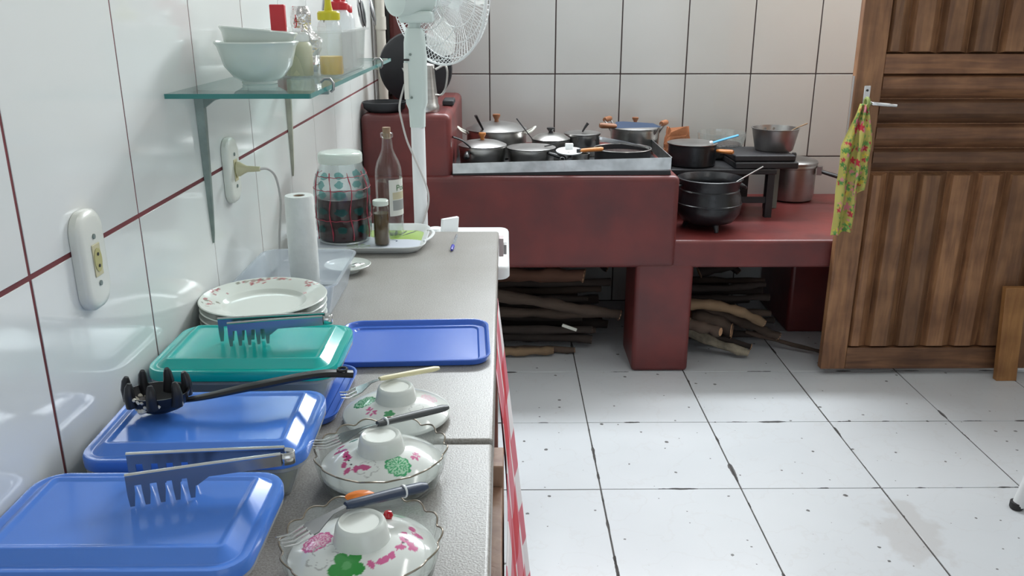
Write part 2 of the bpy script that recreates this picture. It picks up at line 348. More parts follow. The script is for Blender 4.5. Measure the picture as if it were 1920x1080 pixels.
# ------------------------------------------------------------------ mesh building
class MB:
    def __init__(self):
        self.v = []; self.f = []; self.c = None; self.uv = None
    def add(self, vs, fs, mx=None):
        n = len(self.v)
        self.v += [tuple(mx @ Vector(p)) if mx else tuple(p) for p in vs]
        self.f += [tuple(i + n for i in f) for f in fs]
        return self
    def box(self, x0, x1, y0, y1, z0, z1, mx=None):
        vs = [(x0,y0,z0),(x1,y0,z0),(x1,y1,z0),(x0,y1,z0),(x0,y0,z1),(x1,y0,z1),(x1,y1,z1),(x0,y1,z1)]
        fs = [(0,3,2,1),(4,5,6,7),(0,1,5,4),(1,2,6,5),(2,3,7,6),(3,0,4,7)]
        return self.add(vs, fs, mx)
    def loft(self, rings, cap0=True, cap1=True, mx=None, closed=True):
        n = len(rings[0]); vs = [p for r in rings for p in r]; fs = []
        for i in range(len(rings) - 1):
            for j in range(n if closed else n - 1):
                k = (j + 1) % n
                fs.append((i*n+j, i*n+k, (i+1)*n+k, (i+1)*n+j))
        if cap0: fs.append(tuple(reversed(range(n))))
        if cap1: fs.append(tuple((len(rings)-1)*n + j for j in range(n)))
        return self.add(vs, fs, mx)
    def lathe(self, prof, n=32, mx=None, cap0=True, cap1=True, sx=1, sy=1, c=(0,0)):
        rings = [[(c[0]+sx*max(r,1e-5)*math.cos(2*PI*j/n), c[1]+sy*max(r,1e-5)*math.sin(2*PI*j/n), z) for j in range(n)] for r, z in prof]
        return self.loft(rings, cap0, cap1, mx)
    def tube(self, path, r, n=8, cap=True, mx=None, flat=1.0, up=None):
        P = [Vector(p) for p in path]; rr = r if isinstance(r, (list, tuple)) else [r] * len(P)
        rings = []; prev = None
        for i, p in enumerate(P):
            t = (P[min(i+1, len(P)-1)] - P[max(i-1, 0)]).normalized()
            if prev is None:
                a = Vector(up) if up else (Vector((0,0,1)) if abs(t.z) < .9 else Vector((1,0,0)))
                u = (a - t * a.dot(t)).normalized()
            else:
                u = (prev - t * prev.dot(t))
                u = u.normalized() if u.length > 1e-6 else t.orthogonal().normalized()
            prev = u; w = t.cross(u)
            rings.append([tuple(p + rr[i] * (u * math.sin(2*PI*j/n) * flat + w * math.cos(2*PI*j/n))) for j in range(n)])
        return self.loft(rings, cap, cap, mx)
    def ring(self, c, R, r, n=28, k=6, axis='Z', a0=0, a1=2*PI):
        full = abs(a1 - a0 - 2*PI) < 1e-6
        pts = []
        m = n if full else n + 1
        for i in range(m):
            a = a0 + (a1 - a0) * i / n
            x, y = R*math.cos(a), R*math.sin(a)
            pts.append({'Z': (c[0]+x, c[1]+y, c[2]), 'Y': (c[0]+x, c[1], c[2]+y), 'X': (c[0], c[1]+x, c[2]+y)}[axis])
        if not full: return self.tube(pts, r, k)
        vs = []; fs = []
        for i in range(n):
            a = a0 + 2*PI*i/n
            for j in range(k):
                b = 2*PI*j/k; rad = R + r*math.cos(b); h = r*math.sin(b)
                x, y = rad*math.cos(a), rad*math.sin(a)
                vs.append({'Z': (c[0]+x, c[1]+y, c[2]+h), 'Y': (c[0]+x, c[1]+h, c[2]+y), 'X': (c[0]+h, c[1]+x, c[2]+y)}[axis])
        for i in range(n):
            for j in range(k):
                fs.append((i*k+j, ((i+1)%n)*k+j, ((i+1)%n)*k+(j+1)%k, i*k+(j+1)%k))
        return self.add(vs, fs)
    def prism(self, poly, z0, z1, mx=None):
        n = len(poly)
        vs = [(x, y, z0) for x, y in poly] + [(x, y, z1) for x, y in poly]
        fs = [tuple(reversed(range(n))), tuple(range(n, 2*n))] + [(i, (i+1)%n, n+(i+1)%n, n+i) for i in range(n)]
        return self.add(vs, fs, mx)
    def build(self, name, m, parent=None, loc=(0,0,0), rot=(0,0,0), bevel=0, segs=2, angle=40, smooth=True):
        me = bpy.data.meshes.new(name)
        me.from_pydata(self.v, [], self.f)
        bm = bmesh.new(); bm.from_mesh(me)
        if self.c is None and self.uv is None:
            bmesh.ops.recalc_face_normals(bm, faces=bm.faces)
        if bevel:
            es = [e for e in bm.edges if len(e.link_faces) == 2 and e.calc_face_angle(0) > math.radians(30)]
            big = bmesh.ops.bevel(bm, geom=es, offset=bevel, segments=segs, profile=.5, affect='EDGES', clamp_overlap=True)['faces']
            for f in bm.faces: f.smooth = False
            for f in big: f.smooth = True
            smooth = False
        bm.to_mesh(me); bm.free()
        if smooth:
            me.polygons.foreach_set('use_smooth', [True] * len(me.polygons))
            me.set_sharp_from_angle(angle=math.radians(angle))
        if self.c is not None:
            at = me.color_attributes.new('print', 'FLOAT_COLOR', 'POINT')
            flat = []
            for c in self.c: flat += [c[0], c[1], c[2], 1.0]
            at.data.foreach_set('color', flat)
        if self.uv is not None:
            ul = me.uv_layers.new(name='UVMap')
            for lp in me.loops: ul.data[lp.index].uv = self.uv[lp.vertex_index]
        me.materials.append(m)
        o = bpy.data.objects.new(name, me)
        o.location = loc; o.rotation_euler = rot
        COL.objects.link(o)
        if parent: o.parent = parent
        return o

def tag(o, label, cat, group=None):
    o['label'] = label; o['category'] = cat
    if group: o['group'] = group
    return o
def thing(name, label, cat, loc=(0,0,0), rotz=0, group=None, rot=None):
    o = bpy.data.objects.new(name, None); COL.objects.link(o)
    o.empty_display_size = .05
    o.location = loc; o.rotation_euler = rot or (0, 0, rotz)
    return tag(o, label, cat, group)
def struct(o):
    o['kind'] = 'structure'; return o
def dup(root, loc, rotz=None, label=None, group=None):
    r = root.copy(); COL.objects.link(r); r.location = loc
    if rotz is not None: r.rotation_euler = (0, 0, rotz)
    if label: r['label'] = label
    if group: r['group'] = group
    for ch in list(root.children):
        c = ch.copy(); COL.objects.link(c); c.parent = r
        for g in ch.children:
            d = g.copy(); COL.objects.link(d); d.parent = c
    return r
def rrect(w, d, r, z, n=6, cx=0, cy=0):
    r = min(r, w/2 - 1e-4, d/2 - 1e-4); out = []
    for qx, qy, a0 in ((1,1,0), (-1,1,PI/2), (-1,-1,PI), (1,-1,1.5*PI)):
        for i in range(n + 1):
            a = a0 + PI/2 * i / n
            out.append((cx + qx*(w/2-r) + r*math.cos(a), cy + qy*(d/2-r) + r*math.sin(a), z))
    return out
def rloft(mb, w, d, r, prof, cap0=True, cap1=True):
    """prof: list of (inset, z)"""
    return mb.loft([rrect(w-2*i, d-2*i, max(r-i, .004), z) for i, z in prof], cap0, cap1)
def smoothpath(pts, n=6):
    P = [Vector(p) for p in pts]; out = []
    for i in range(len(P) - 1):
        p0, p1, p2, p3 = P[max(i-1,0)], P[i], P[i+1], P[min(i+2,len(P)-1)]
        for k in range(n):
            t = k / n
            out.append(tuple(.5*((2*p1)+(p2-p0)*t+(2*p0-5*p1+4*p2-p3)*t*t+(3*p1-p0-3*p2+p3)*t**3)))
    out.append(tuple(P[-1])); return out
# ================================================================== the setting
XL, YB, XR, YR, ZC = -0.522, 3.94, 2.10, -1.60, 2.65
TW, TH = 0.2945, 0.373
# floor
fl = struct(MB().box(XL-.1, XR+.1, YR-.1, YB+.1, -.10, -.0025).build('floor', M['grout_floor'], smooth=False))
full_tile = None
cols = [(.284 + .4195*k) for k in range(-2, 5)]
rows = [(3.08 + .43*k) for k in range(-11, 3)]
random.seed(3)
for x0 in cols:
    for y0 in rows:
        a, b = max(x0, XL), min(x0 + .4195, XR); c, d = max(y0, YR), min(y0 + .43, YB)
        if b - a < .02 or d - c < .02: continue
        g = .0016
        is_full = (b - a > .418 and d - c > .429)
        if is_full and full_tile is not None:
            o = bpy.data.objects.new('floor_tile', full_tile); COL.objects.link(o); o.parent = fl
        else:
            w, h = (b-a)/2 - g*1.35, (d-c)/2 - g
            o = MB().box(-w, w, -h, h, -.008, 0).build('floor_tile', M['floor'], fl, bevel=.0012, segs=1)
            if is_full: full_tile = o.data
        o.location = ((a+b)/2 + random.uniform(-.0007, .0007), (c+d)/2 + random.uniform(-.0007, .0007), random.uniform(-.0006, 0))

# left wall
wl = struct(MB().box(XL-.10, XL-.0009, YR-.1, YB+.1, 0, ZC).build('wall_left', M['grout_red'], smooth=False))
zr = [1.079 + TH*k for k in range(-3, 3)]
yl = [.898 + TW*k for k in range(-9, 12)]
TOPZ = zr[-1]
def wall_tiles(wall, us, zs, place, m, umin, umax, gu, gz, bev=.0014, wide=()):
    cache = {}
    for i, u in enumerate(us):
        a, b = max(u, umin), min(u + TW, umax)
        if b - a < .02: continue
        for j, z in enumerate(zs[:-1]):
            c, d = max(z, 0), zs[j+1]
            if d - c < .01: continue
            ga = max([gu] + [g for e, g in wide if abs(e-a) < .01]); gb = max([gu] + [g for e, g in wide if abs(e-b) < .01])
            w, h = (b-a-ga-gb)/2, (d-c)/2 - gz
            key = (round(w, 4), round(h, 4))
            if key in cache:
                o = bpy.data.objects.new('wall_tile', cache[key]); COL.objects.link(o); o.parent = wall
            else:
                o = MB().box(-w, w, -h, h, -.007, 0).build('wall_tile', m, wall, bevel=bev, segs=2)
                cache[key] = o.data
            place(o, (a+ga+b-gb)/2, (c+d)/2)
zs_l = [-.04] + zr
def pl_left(o, u, z):
    o.location = (XL + random.uniform(-.0004, .0002), u, z); o.rotation_euler = (PI/2, 0, PI/2)
wall_tiles(wl, yl, zs_l, pl_left, M['tile_left'], YR, YB, .0015, .0032, .0005, ((.898, .0030), (1.1925, .0019)))
MB().box(XL-.003, XL, YR, YB, TOPZ+.002, ZC).build('upper_plaster', M['plaster'], wl, smooth=False)

# back wall, with the long opening under the roof
wb = MB()
wb.box(XL-.1, XR+.1, YB+.0025, YB+.12, 0, 2.14)
wb.box(XL-.1, XR+.1, YB+.0025, YB+.12, 2.57, ZC)
wb.box(XL-.1, -.32, YB+.0025, YB+.12, 2.14, 2.57)
wb.box(2.02, XR+.1, YB+.0025, YB+.12, 2.14, 2.57)
wb = struct(wb.build('wall_back', M['grout_dark'], smooth=False))
xb = [-.0655 + .2943*k for k in range(-2, 8)]
def pl_back(o, u, z):
    o.location = (u, YB + random.uniform(-.0003, .0003), z); o.rotation_euler = (PI/2, 0, 0)
TW = .2943
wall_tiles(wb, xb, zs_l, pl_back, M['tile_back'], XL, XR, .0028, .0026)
MB().box(XL, XR, YB, YB+.003, TOPZ+.002, 2.14).build('upper_plaster', M['plaster'], wb, smooth=False)

struct(MB().box(XR, XR+.1, YR-.1, YB+.1, 0, ZC).build('wall_right', M['plaster'], smooth=False))
wr = MB()
wr.box(XL-.1, .12, YR-.1, YR, 0, ZC); wr.box(1.88, XR+.1, YR-.1, YR, 0, ZC); wr.box(.12, 1.88, YR-.1, YR, 2.22, ZC)  # unseen doorway gap, added along with the rear fill light
struct(wr.build('wall_rear', M['plaster'], smooth=False))
struct(MB().box(XL-.1, XR+.1, YR-.1, YB+.1, ZC, ZC+.1).build('ceiling', M['ceiling'], smooth=False))

# ceiling lamp (its light sits just under the tube)
t = thing('ceiling_lamp', 'long white fluorescent tube lamp fixed to the ceiling', 'lamp', (.85, 1.35, ZC))
MB().box(-.06, .06, -.65, .65, -.05, 0).build('housing', M['tube'], t, bevel=.006)
MB().tube([(0, -.6, -.068), (0, .6, -.068)], .013, 12).build('tube', M['tube'], t)

# ================================================================== wood stove (masonry, one piece)
st = thing('wood_stove', 'burnished red cement wood stove with stepped top and tall chimney along the back wall', 'stove', (0, 3.08, 0))
def sblock(name, x0, x1, y0, y1, z0, z1, bev=.018):
    mb = MB().box(x0, x1, y0-3.08, y1-3.08, z0, z1)
    return mb.build(name, M['red_cement'], st, bevel=bev, segs=4)
sblock('cooking_block', -.519, .645, 3.08, 3.937, .424, .777, .022)
sblock('side_block', -.519, -.192, 3.10, 3.937, .745, 1.0, .025)
sblock('side_ledge', .63, 1.95, 3.085, 3.937, .424, .532, .014)
sblock('pillar', .497, .718, 3.082, 3.34, 0, .44, .016)
sblock('pillar', -.519, -.30, 3.082, 3.40, 0, .44, .016)
sblock('pillar', 1.24, 1.45, 3.50, 3.93, 0, .44, .016)
sblock('chimney', -.465, -.31, 3.60, 3.937, .98, ZC-.002, .02)

t = thing('corner_pipe', 'cream vertical pipe in the far left corner beside chimney', 'pipe', (-.4875, 3.52, 1.0))
MB().lathe([(.019, 0), (.019, 1.648)], 20).build('pipe', M['cream_pipe'], t)
MB().lathe([(.0225, .28), (.0225, .33)], 20).build('collar', M['cream_pipe'], t)

# galvanised cooktop sheet with upturned front
ct = thing('cooktop_sheet', 'galvanised sheet-metal cooktop tray with upturned rim on the red stove', 'cooktop', (.213, 3.43, .765))
MB().box(-.405, .400, -.325, .33, .0125, .018).build('plate', M['iron'], ct)
rm = MB()
def strip(pts_lo, pts_hi, th):
    (ax, ay, az), (bx, by, bz) = pts_lo; (cx, cy, cz), (dx, dy, dz) = pts_hi
    d = Vector((bx-ax, by-ay, 0)).normalized(); n = Vector((-d.y, d.x, 0)) * th
    q = [Vector(p) for p in (pts_lo[0], pts_lo[1], pts_hi[1], pts_hi[0])]
    rm.add([tuple(p) for p in q] + [tuple(p + n) for p in q], [(0,1,2,3), (7,6,5,4), (0,4,5,1), (1,5,6,2), (2,6,7,3), (3,7,4,0)])
strip([(-.402, -.335, .020), (.400, -.335, .034)], [(-.402, -.335, .057), (.400, -.335, .078)], .003)
strip([(.400, -.335, .034), (.400, .33, .034)], [(.400, -.335, .078), (.400, .33, .078)], .003)
rm.build('rim', M['galv'], ct)
MB().box(-.402, .398, -.328, -.300, .0125, .028).build('dark_gap_strip', M['soot'], ct)  # shade of the gap under the rim, put in as a black strip

# ================================================================== door leaf
dr = thing('door_leaf', 'open brown wooden door with ribbed panels and lever handle', 'door', (1.228, 3.042, .025))
def dpart(name, x0, x1, z0, z1, y0, y1, m, bev=.003):
    cx, cz = (x0+x1)/2, (z0+z1)/2
    o = MB().box(-(x1-x0)/2, (x1-x0)/2, y0, y1, -(z1-z0)/2, (z1-z0)/2).build(name, m, dr, (cx, 0, cz), bevel=bev)
    return o
DW, DH = .84, 2.08
dpart('stile', 0, .095, 0, DH, 0, .035, M['door'])
dpart('stile', DW-.095, DW, 0, DH, 0, .035, M['door'])
dpart('bottom_rail', .095, DW-.095, 0, .088, 0, .035, M['door_h'])
dpart('middle_rail', .095, DW-.095, 1.118, 1.185, 0, .035, M['door_h'])
dpart('top_rail', .095, DW-.095, DH-.1, DH, 0, .035, M['door_h'])
dpart('panel_back', .095, DW-.095, .088, 1.118, .0262, .034, M['door'])
dpart('panel_back', .095, DW-.095, 1.185, DH-.1, .0262, .034, M['door'])
def rib(x0, x1, z0, z1, m, horiz=False):
    # a raised board with one broad chamfer and one narrow chamfer
    cx, cz = (x0+x1)/2, (z0+z1)/2; w, h = (x1-x0)/2, (z1-z0)/2
    a, b = (.010, .036)
    y0, y1 = -.002, .026
    if horiz:
        top = [(-w, y0, -h+b), (w, y0, -h+b), (w, y0, h-a), (-w, y0, h-a)]
    else:
        top = [(-w+a, y0, -h+.008), (w-b, y0, -h+.008), (w-b, y0, h-.008), (-w+a, y0, h-.008)]
    base = [(-w, y1, -h), (w, y1, -h), (w, y1, h), (-w, y1, h)]
    mb = MB().loft([base, top])
    return mb.build('slat', m, dr, (cx, 0, cz), angle=20)
x = .172
edges = [.097]
while x < DW - .13: edges.append(x); x += .108
edges.append(DW - .097)
for i in range(len(edges) - 1):
    rib(edges[i], edges[i+1]-.002, .089, .768, M['door'])
    rib(edges[i], edges[i+1]-.002, 1.186, DH-.101, M['door'])
for k in range(4):
    z0 = .770 + .087*k
    rib(.096, DW-.096, z0+.001, z0+.085, M['door_h'], True)
hd = MB().box(.032, .055, -.004, 0, .955, 1.078).build('handle_plate', M['chrome'], dr, bevel=.0015)
MB().lathe([(.004, 0), (.004, .002)], 10, Matrix.Translation((.0435, -.0045, 1.062)) @ Matrix.Rotation(PI/2, 4, 'X')).build('screw', M['dark_hole'], hd)
MB().tube(smoothpath([(.0435, -.003, 1.022), (.0435, -.040, 1.022), (.055, -.050, 1.021), (.09, -.052, 1.018), (.132, -.050, 1.014)]), [.008]*12+[.0075]*9+[.0065]*4, 10).build('lever', M['chrome'], dr)
MB().box(-.0015, .0, .008, .026, .90, 1.11).build('lock_plate', M['chrome'], dr)
# ================================================================== counter
HC = .80
for y0, y1, lab in ((1.041, 2.19, 'grey stone counter slab, the far one, under the tray and pen'),
                    (.28, 1.034, 'grey stone counter slab, the near one, under the scalloped glass dishes')):
    w = .5055 if y0 > 1 else .505
    o = MB().box(0, w, -(y1-y0)/2, (y1-y0)/2, -.034, 0).build('counter_slab', M['stone'], None, (XL+.001, (y0+y1)/2, HC), bevel=.006, segs=3)
    tag(o, lab, 'counter')
cb = thing('counter_frame', 'rough wooden frame with white boards carrying the grey counter', 'frame', (-.05, 1.2, 0))
def cpart(n, x0, x1, y0, y1, z0, z1, m, bev=.002):
    return MB().box(x0+.05, x1+.05, y0-1.2, y1-1.2, z0, z1).build(n, m, cb, bevel=bev)
cpart('top_rail', -.045, -.022, 1.09, 2.17, .715, .7655, M['frame_red'])
cpart('post', -.045, -.020, 2.10, 2.17, 0, .714, M['frame_red'])
cpart('post', -.030, -.002, 1.03, 1.085, 0, .7655, M['frame_wood'])
cpart('post', -.030, -.002, .34, .39, 0, .7655, M['frame_wood'])
for z in (.70, .50, .28, .06): cpart('rail', -.028, -.004, .391, 1.029, z, z+.035, M['frame_wood'])
cpart('board', -.036, -.031, .34, 2.09, .03, .714, M['plaster'])
cpart('post', -.50, -.44, 2.10, 2.17, 0, .7655, M['frame_red'])
cpart('post', -.50, -.44, .34, .40, 0, .7655, M['frame_red'])

# gingham curtain hung on the counter front
mb = MB(); NU, NV = 120, 40
mb.uv = []
random.seed(11)
for j in range(NV+1):
    v = j / NV
    for i in range(NU+1):
        u = i / NU; y = 1.80 - 1.18*u
        zt_ = .745 - .055*min(1, max(0, (u-.50)/.12)); z = zt_ - (zt_-.012)*v
        fold = (.0012 + .013*v) * math.sin(u*24 + 1.6*math.sin(u*7) + .6*v) + .003*v*math.sin(u*61+1)
        xt_ = -.0155 + .0185*min(1, max(0, (u-.34)/.22))
        x = xt_ + (.047-xt_)*v**.9 + fold*(1 if u > .01 else .5)
        mb.v.append((x, y - .0 + .012*v*math.sin(u*33), z))
        mb.uv.append(((1.8-y)*1.22/.24, (.742-z)/.20))
for j in range(NV):
    for i in range(NU):
        a = j*(NU+1)+i; mb.f.append((a, a+1, a+NU+2, a+NU+1))
o = mb.build('gingham_curtain', M['gingham'])
sm = o.modifiers.new('thick', 'SOLIDIFY'); sm.thickness = .0012
tag(o, 'red and white gingham cloth curtain hanging from the counter edge', 'curtain')

# ================================================================== lidded food boxes
def lid_mesh(w, d):
    return rloft(MB(), w, d, .032, [(.004, -.010), (0, -.010), (0, .002), (.0015, .0045), (.008, .005), (.010, .004), (.013, .0045), (.024, .0135), (.026, .014), (.0285, .0138), (.031, .0122), (.034, .012)], True, True)
def food_box(label, loc, w, d, h, lidm, foodm, fh, seed, rotz=0, food_label=None):
    t = thing('food_container', label, 'container', loc, rotz, 'lidded food containers')
    body = MB(); th = .0018; tp = .018
    rloft(body, w-.012, d-.012, .028, [(tp+.006, .0), (tp, .003), (.003, h-.020), (-.004, h-.019), (-.0055, h-.017), (-.004, h-.014), (.001, h-.0135), (0, h), (th, h), (th, h-.004), (tp+th, .005), (tp+.008, .003)], True, True)
    body.build('body', M['tub'], t)
    lid_mesh(w, d).build('lid', lidm, t, (0, 0, h-.002))
    # heap of food
    mb = MB(); nx, ny = 26, 18
    ww, dd = w-.012-2*tp-.012, d-.012-2*tp-.012
    def hh(i, j):
        x, y = (i/nx-.5), (j/ny-.5)
        return fh*(.82+.34*noise.noise(Vector((x*9+seed, y*7, seed)))) 
    for j in range(ny+1):
        for i in range(nx+1):
            e = min(i, nx-i, j, ny-j); k = min(1, e/2.0)
            z = .0045 + hh(i, j)*k
            s = 1 + .5*tp/ww*(z/h)
            mb.v.append((ww*(i/nx-.5)*s, dd*(j/ny-.5)*s, z))
    for j in range(ny):
        for i in range(nx):
            a = j*(nx+1)+i; mb.f.append((a, a+1, a+nx+2, a+nx+1))
    fo = mb.build('food', foodm, t); fo['kind'] = 'stuff'
    if food_label: fo['label'] = food_label
    return t
food_box('clear box of red salad with blue lid, nearest, carrying open tongs', (-.380, .757, HC), .275, .180, .064, M['bluelid'], M['redfood'], .045, 1.3, 0, 'red chopped salad')
food_box('clear box of yellow-green salad with blue lid under the black pasta server', (-.368, .966, HC), .262, .186, .064, M['bluelid'], M['lettuce'], .048, 4.1, math.radians(1.5), 'yellow-green salad pieces')
TEALZ = HC + .0125
food_box('clear food box with teal lid, carrying the farther steel tongs', (-.373, 1.188, TEALZ), .268, .186, .064, M['teallid'], M['palefood'], .030, 7.7, 0, 'pale food')

def spare_lid(label, loc, w, d, m, rotz):
    mb = rloft(MB(), w, d, .034,
               [(.010, 0), (.004, .002), (.001, .010), (0, .0105), (0, .0125), (.003, .0125), (.005, .011), (.008, .0055), (.018, .0050), (.021, .0022), (.030, .0020)], True, True)
    return tag(mb.build('spare_lid', m, None, loc, (0, 0, rotz)), label, 'lid')
spare_lid('loose blue plastic lid lying upside down alone on the counter', (-.158, 1.385, HC), .262, .196, M['bluelid2'], math.radians(2.5))
spare_lid('loose blue lid tucked underneath the teal-lidded box', (-.379, 1.180, HC), .284, .200, M['bluelid2'], math.radians(-2))

# ================================================================== tongs and server
def tongs(label, hinge, tip_near, tip_far, zt, drop, m=None):
    hx, hy = hinge
    t = thing('serving_tongs', label, 'tongs', (hx, hy, zt), 0, 'steel serving tongs')
    for nm, (tx, ty), sgn in (('arm', tip_near, -1), ('arm', tip_far, 1)):
        oy = sgn*.0075
        dx, dy = tx-hx, ty-hy-oy; L = math.hypot(dx, dy); ang = math.atan2(dy, dx)
        mx = Matrix.Translation((0, oy, 0)) @ Matrix.Rotation(ang, 4, 'Z') @ Matrix.Rotation(PI/2, 4, 'X')
        w0 = .014
        bot = drop * .62
        poly = [(0, 0), (0, -w0), (L*.48, -w0), (L*.56, -bot)]
        n = 5; x0, x1 = L*.57, L
        tw = (x1-x0)/(n*2-1)
        for k in range(n):
            a = x0 + tw*2*k
            poly += [(a, -bot), (a + tw*.25, -drop), (a + tw*.85, -drop), (a+tw, -bot)]
            if k < n-1: poly += [(a+tw*1.05, -bot+.010), (a+tw*1.95, -bot+.010)]
        poly += [(L, -bot), (L, 0)]
        a_o = MB().prism(poly, -.0008, .0008, mx).build(nm, M['dark_steel'], t, smooth=False)
        # rolled top edge
        fl_ = MB().tube([(0, oy, 0), (L*.5*math.cos(ang), oy+L*.5*math.sin(ang), .0005), (dx, oy+dy, 0)], .0019, 6)
        fl_.build('rolled_edge', M['steel'], a_o)
    # spring bow at the hinge
    a1 = math.atan2(tip_near[1]-hy, tip_near[0]-hx); a2 = math.atan2(tip_far[1]-hy, tip_far[0]-hx)
    pts = []
    for k in range(13):
        a = -PI*.5 + PI*k/12
        pts.append((.013*math.cos(a), .0075*math.sin(a)))
    ring0 = [(x, y, -.014) for x, y in pts]; ring1 = [(x, y, .0) for x, y in pts]
    mb = MB(); vs = ring0 + ring1; n = len(pts)
    mb.add(vs, [(i, i+1, n+i+1, n+i) for i in range(n-1)])
    o = mb.build('spring_bow', M['steel'], t); s = o.modifiers.new('thick', 'SOLIDIFY'); s.thickness = .0014
    return t
tongs('steel comb tongs lying open on the nearest blue lid', (-.238, .812), (-.385, .762), (-.402, .806), HC+.112, .036)
tongs('steel comb tongs lying on the teal lid', (-.272, 1.203), (-.405, 1.166), (-.425, 1.186), TEALZ+.112, .036)

ps = thing('pasta_server', 'black nylon pasta server with pale food residue on the middle blue lid', 'server', (-.436, .978, HC+.078))
mb = MB(); rings = []
for r, z in ((.004, 0), (.016, .001), (.026, .006), (.033, .015), (.036, .027), (.034, .027), (.030, .016), (.024, .009), (.014, .004), (.003, .003)):
    rings.append([(1.10*r*math.cos(2*PI*j/28), .82*r*math.sin(2*PI*j/28), z) for j in range(28)])
mb.loft(rings)
mb.build('bowl', M['blackplastic'], ps)
for k in range(7):
    a = PI*.20 + k*(2*PI-.40*PI)/6
    bx, by = 1.10*.034*math.cos(a), .82*.034*math.sin(a)
    MB().tube([(bx*.97, by*.97, .015), (bx*1.03, by*1.03, .030), (bx*1.0, by*1.0, .041), (bx*.96, by*.96, .046)], [.0075, .0066, .0050, .0028], 10).build('prong', M['blackplastic'], ps)
pth = smoothpath([(.030, .004, .012), (.06, .008, .016), (.12, .020, .025), (.19, .052, .026), (.233, .066, .020)])
MB().tube(pth, [.0045 + .0040*min(1, i/12) for i in range(len(pth))], 8, flat=.6).build('handle', M['blackplastic'], ps)
MB().ring((.2205, .062, .0285), .006, .0018).build('hang_hole', M['blackplastic'], ps)
mb = MB(); random.seed(5)
for k in range(26):
    a = PI*.75 + random.random()*PI*.85; r = .0335; z = .006 + random.random()*.018
    rr = r * (.72 + .28*z/.021) if z < .021 else r
    c = (1.13*rr*math.cos(a), .85*rr*math.sin(a), z+.002)
    s = random.uniform(.0024, .005)
    mb.lathe([(0, -s), (s*.8, -s*.5), (s, 0), (s*.7, s*.6), (0, s)], 7, Matrix.Translation(c) @ Matrix.Rotation(random.random()*3, 4, 'X'))
mb.build('residue', M['residue'], ps)['kind'] = 'stuff'

# ================================================================== printed crockery
PINK, DPINK, LPINK = (.62, .13, .30), (.50, .06, .20), (.80, .52, .60)
GRN, LGRN, DGRN = (.03, .28, .07), (.42, .68, .48), (.05, .20, .09)
def lerp(a, b, t): return tuple(x*(1-t)+y*t for x, y in zip(a, b))
def chrys(cx, cy, R, c, lt):
    def f(x, y):
        r = math.hypot(x-cx, y-cy)
        if r > R: return None
        a = math.atan2(y-cy, x-cx)
        p = abs(math.sin(a*5)); edge = R*(.86+.14*p)
        if r > edge: return None
        if r > edge*.84: return c
        q = abs(math.cos(a*5))
        if r > R*.42: return c if (q < .30 or (.45 < r/R < .62 and q > .8)) else lt
        return c if abs(math.cos(a*4)) > .72 and r > R*.08 else lt
    return f
def clover(cx, cy, R, c, n=5, rot=0, lt=None):
    def f(x, y):
        r = math.hypot(x-cx, y-cy)
        if r > R: return None
        a = math.atan2(y-cy, x-cx)+rot
        if r < R*(.58+.42*abs(math.cos(a*n/2))**.7):
            if lt and r < R*.25: return lt
            return c
        return None
    return f
def outline(cx, cy, R, c, n=5, rot=0):
    def f(x, y):
        r = math.hypot(x-cx, y-cy)
        if r > R*1.05: return None
        a = math.atan2(y-cy, x-cx)+rot
        e = R*(.45+.55*abs(math.cos(a*n/2))**.6)
        return c if abs(r-e) < R*.05 else None
    return f
def leaf(cx, cy, L, W, ang, c):
    ca, sa = math.cos(ang), math.sin(ang)
    def f(x, y):
        u = (x-cx)*ca+(y-cy)*sa; v = -(x-cx)*sa+(y-cy)*ca
        if abs(u) > L: return None
        return c if abs(v) < W*(1-(u/L)**2) else None
    return f
def sprig(pts, c, L=.006, W=.0036, dot=None):
    fs = []
    for x, y, a in pts: fs.append(leaf(x, y, L, W, a, c))
    for (x0, y0, _), (x1, y1, _) in zip(pts, pts[1:]):
        fs.append(leaf((x0+x1)/2, (y0+y1)/2, math.hypot(x1-x0, y1-y0)/2, .0005, math.atan2(y1-y0, x1-x0), c))
    return fs
def paint(mb, base, layers):
    cs = []
    for x, y, z in mb.v:
        col = base
        for f in layers:
            c = f(x, y)
            if c: col = c
        cs.append(col)
    mb.c = cs
WHITE = (.76, .79, .75)
def cover(label, loc, R, layers, rotz=0):
    """white footed bowl turned upside down, printed on its outside"""
    t = thing('floral_bowl', label, 'bowl', loc, rotz, 'upturned floral bowls')
    prof = [(R, 0.0), (R*1.005, .0015), (R*.995, .004)]
    N = 46
    for i in range(1, N+1):
        s = i/N
        r = R*.995*(1-s) + .027*s
        z = .004 + .019*(1-(1-s)**1.7)
        prof.append((r, z))
    mb = MB().lathe([(R-.003, .0)] + prof + [(.025, .0245)], 180, cap0=False, cap1=True)
    paint(mb, WHITE, layers)
    mb.build('bowl', M['print'], t)
    MB().lathe([(.030, .0205), (.0285, .027), (.0262, .038), (.0245, .0420), (.0225, .0435), (.0200, .0427), (.0185, .0413), (.001, .0410)], 40).build('foot', M['ceramic'], t)
    return t
D1, D2, D3 = (-.1475, .752), (-.153, .938), (-.1555, 1.108)
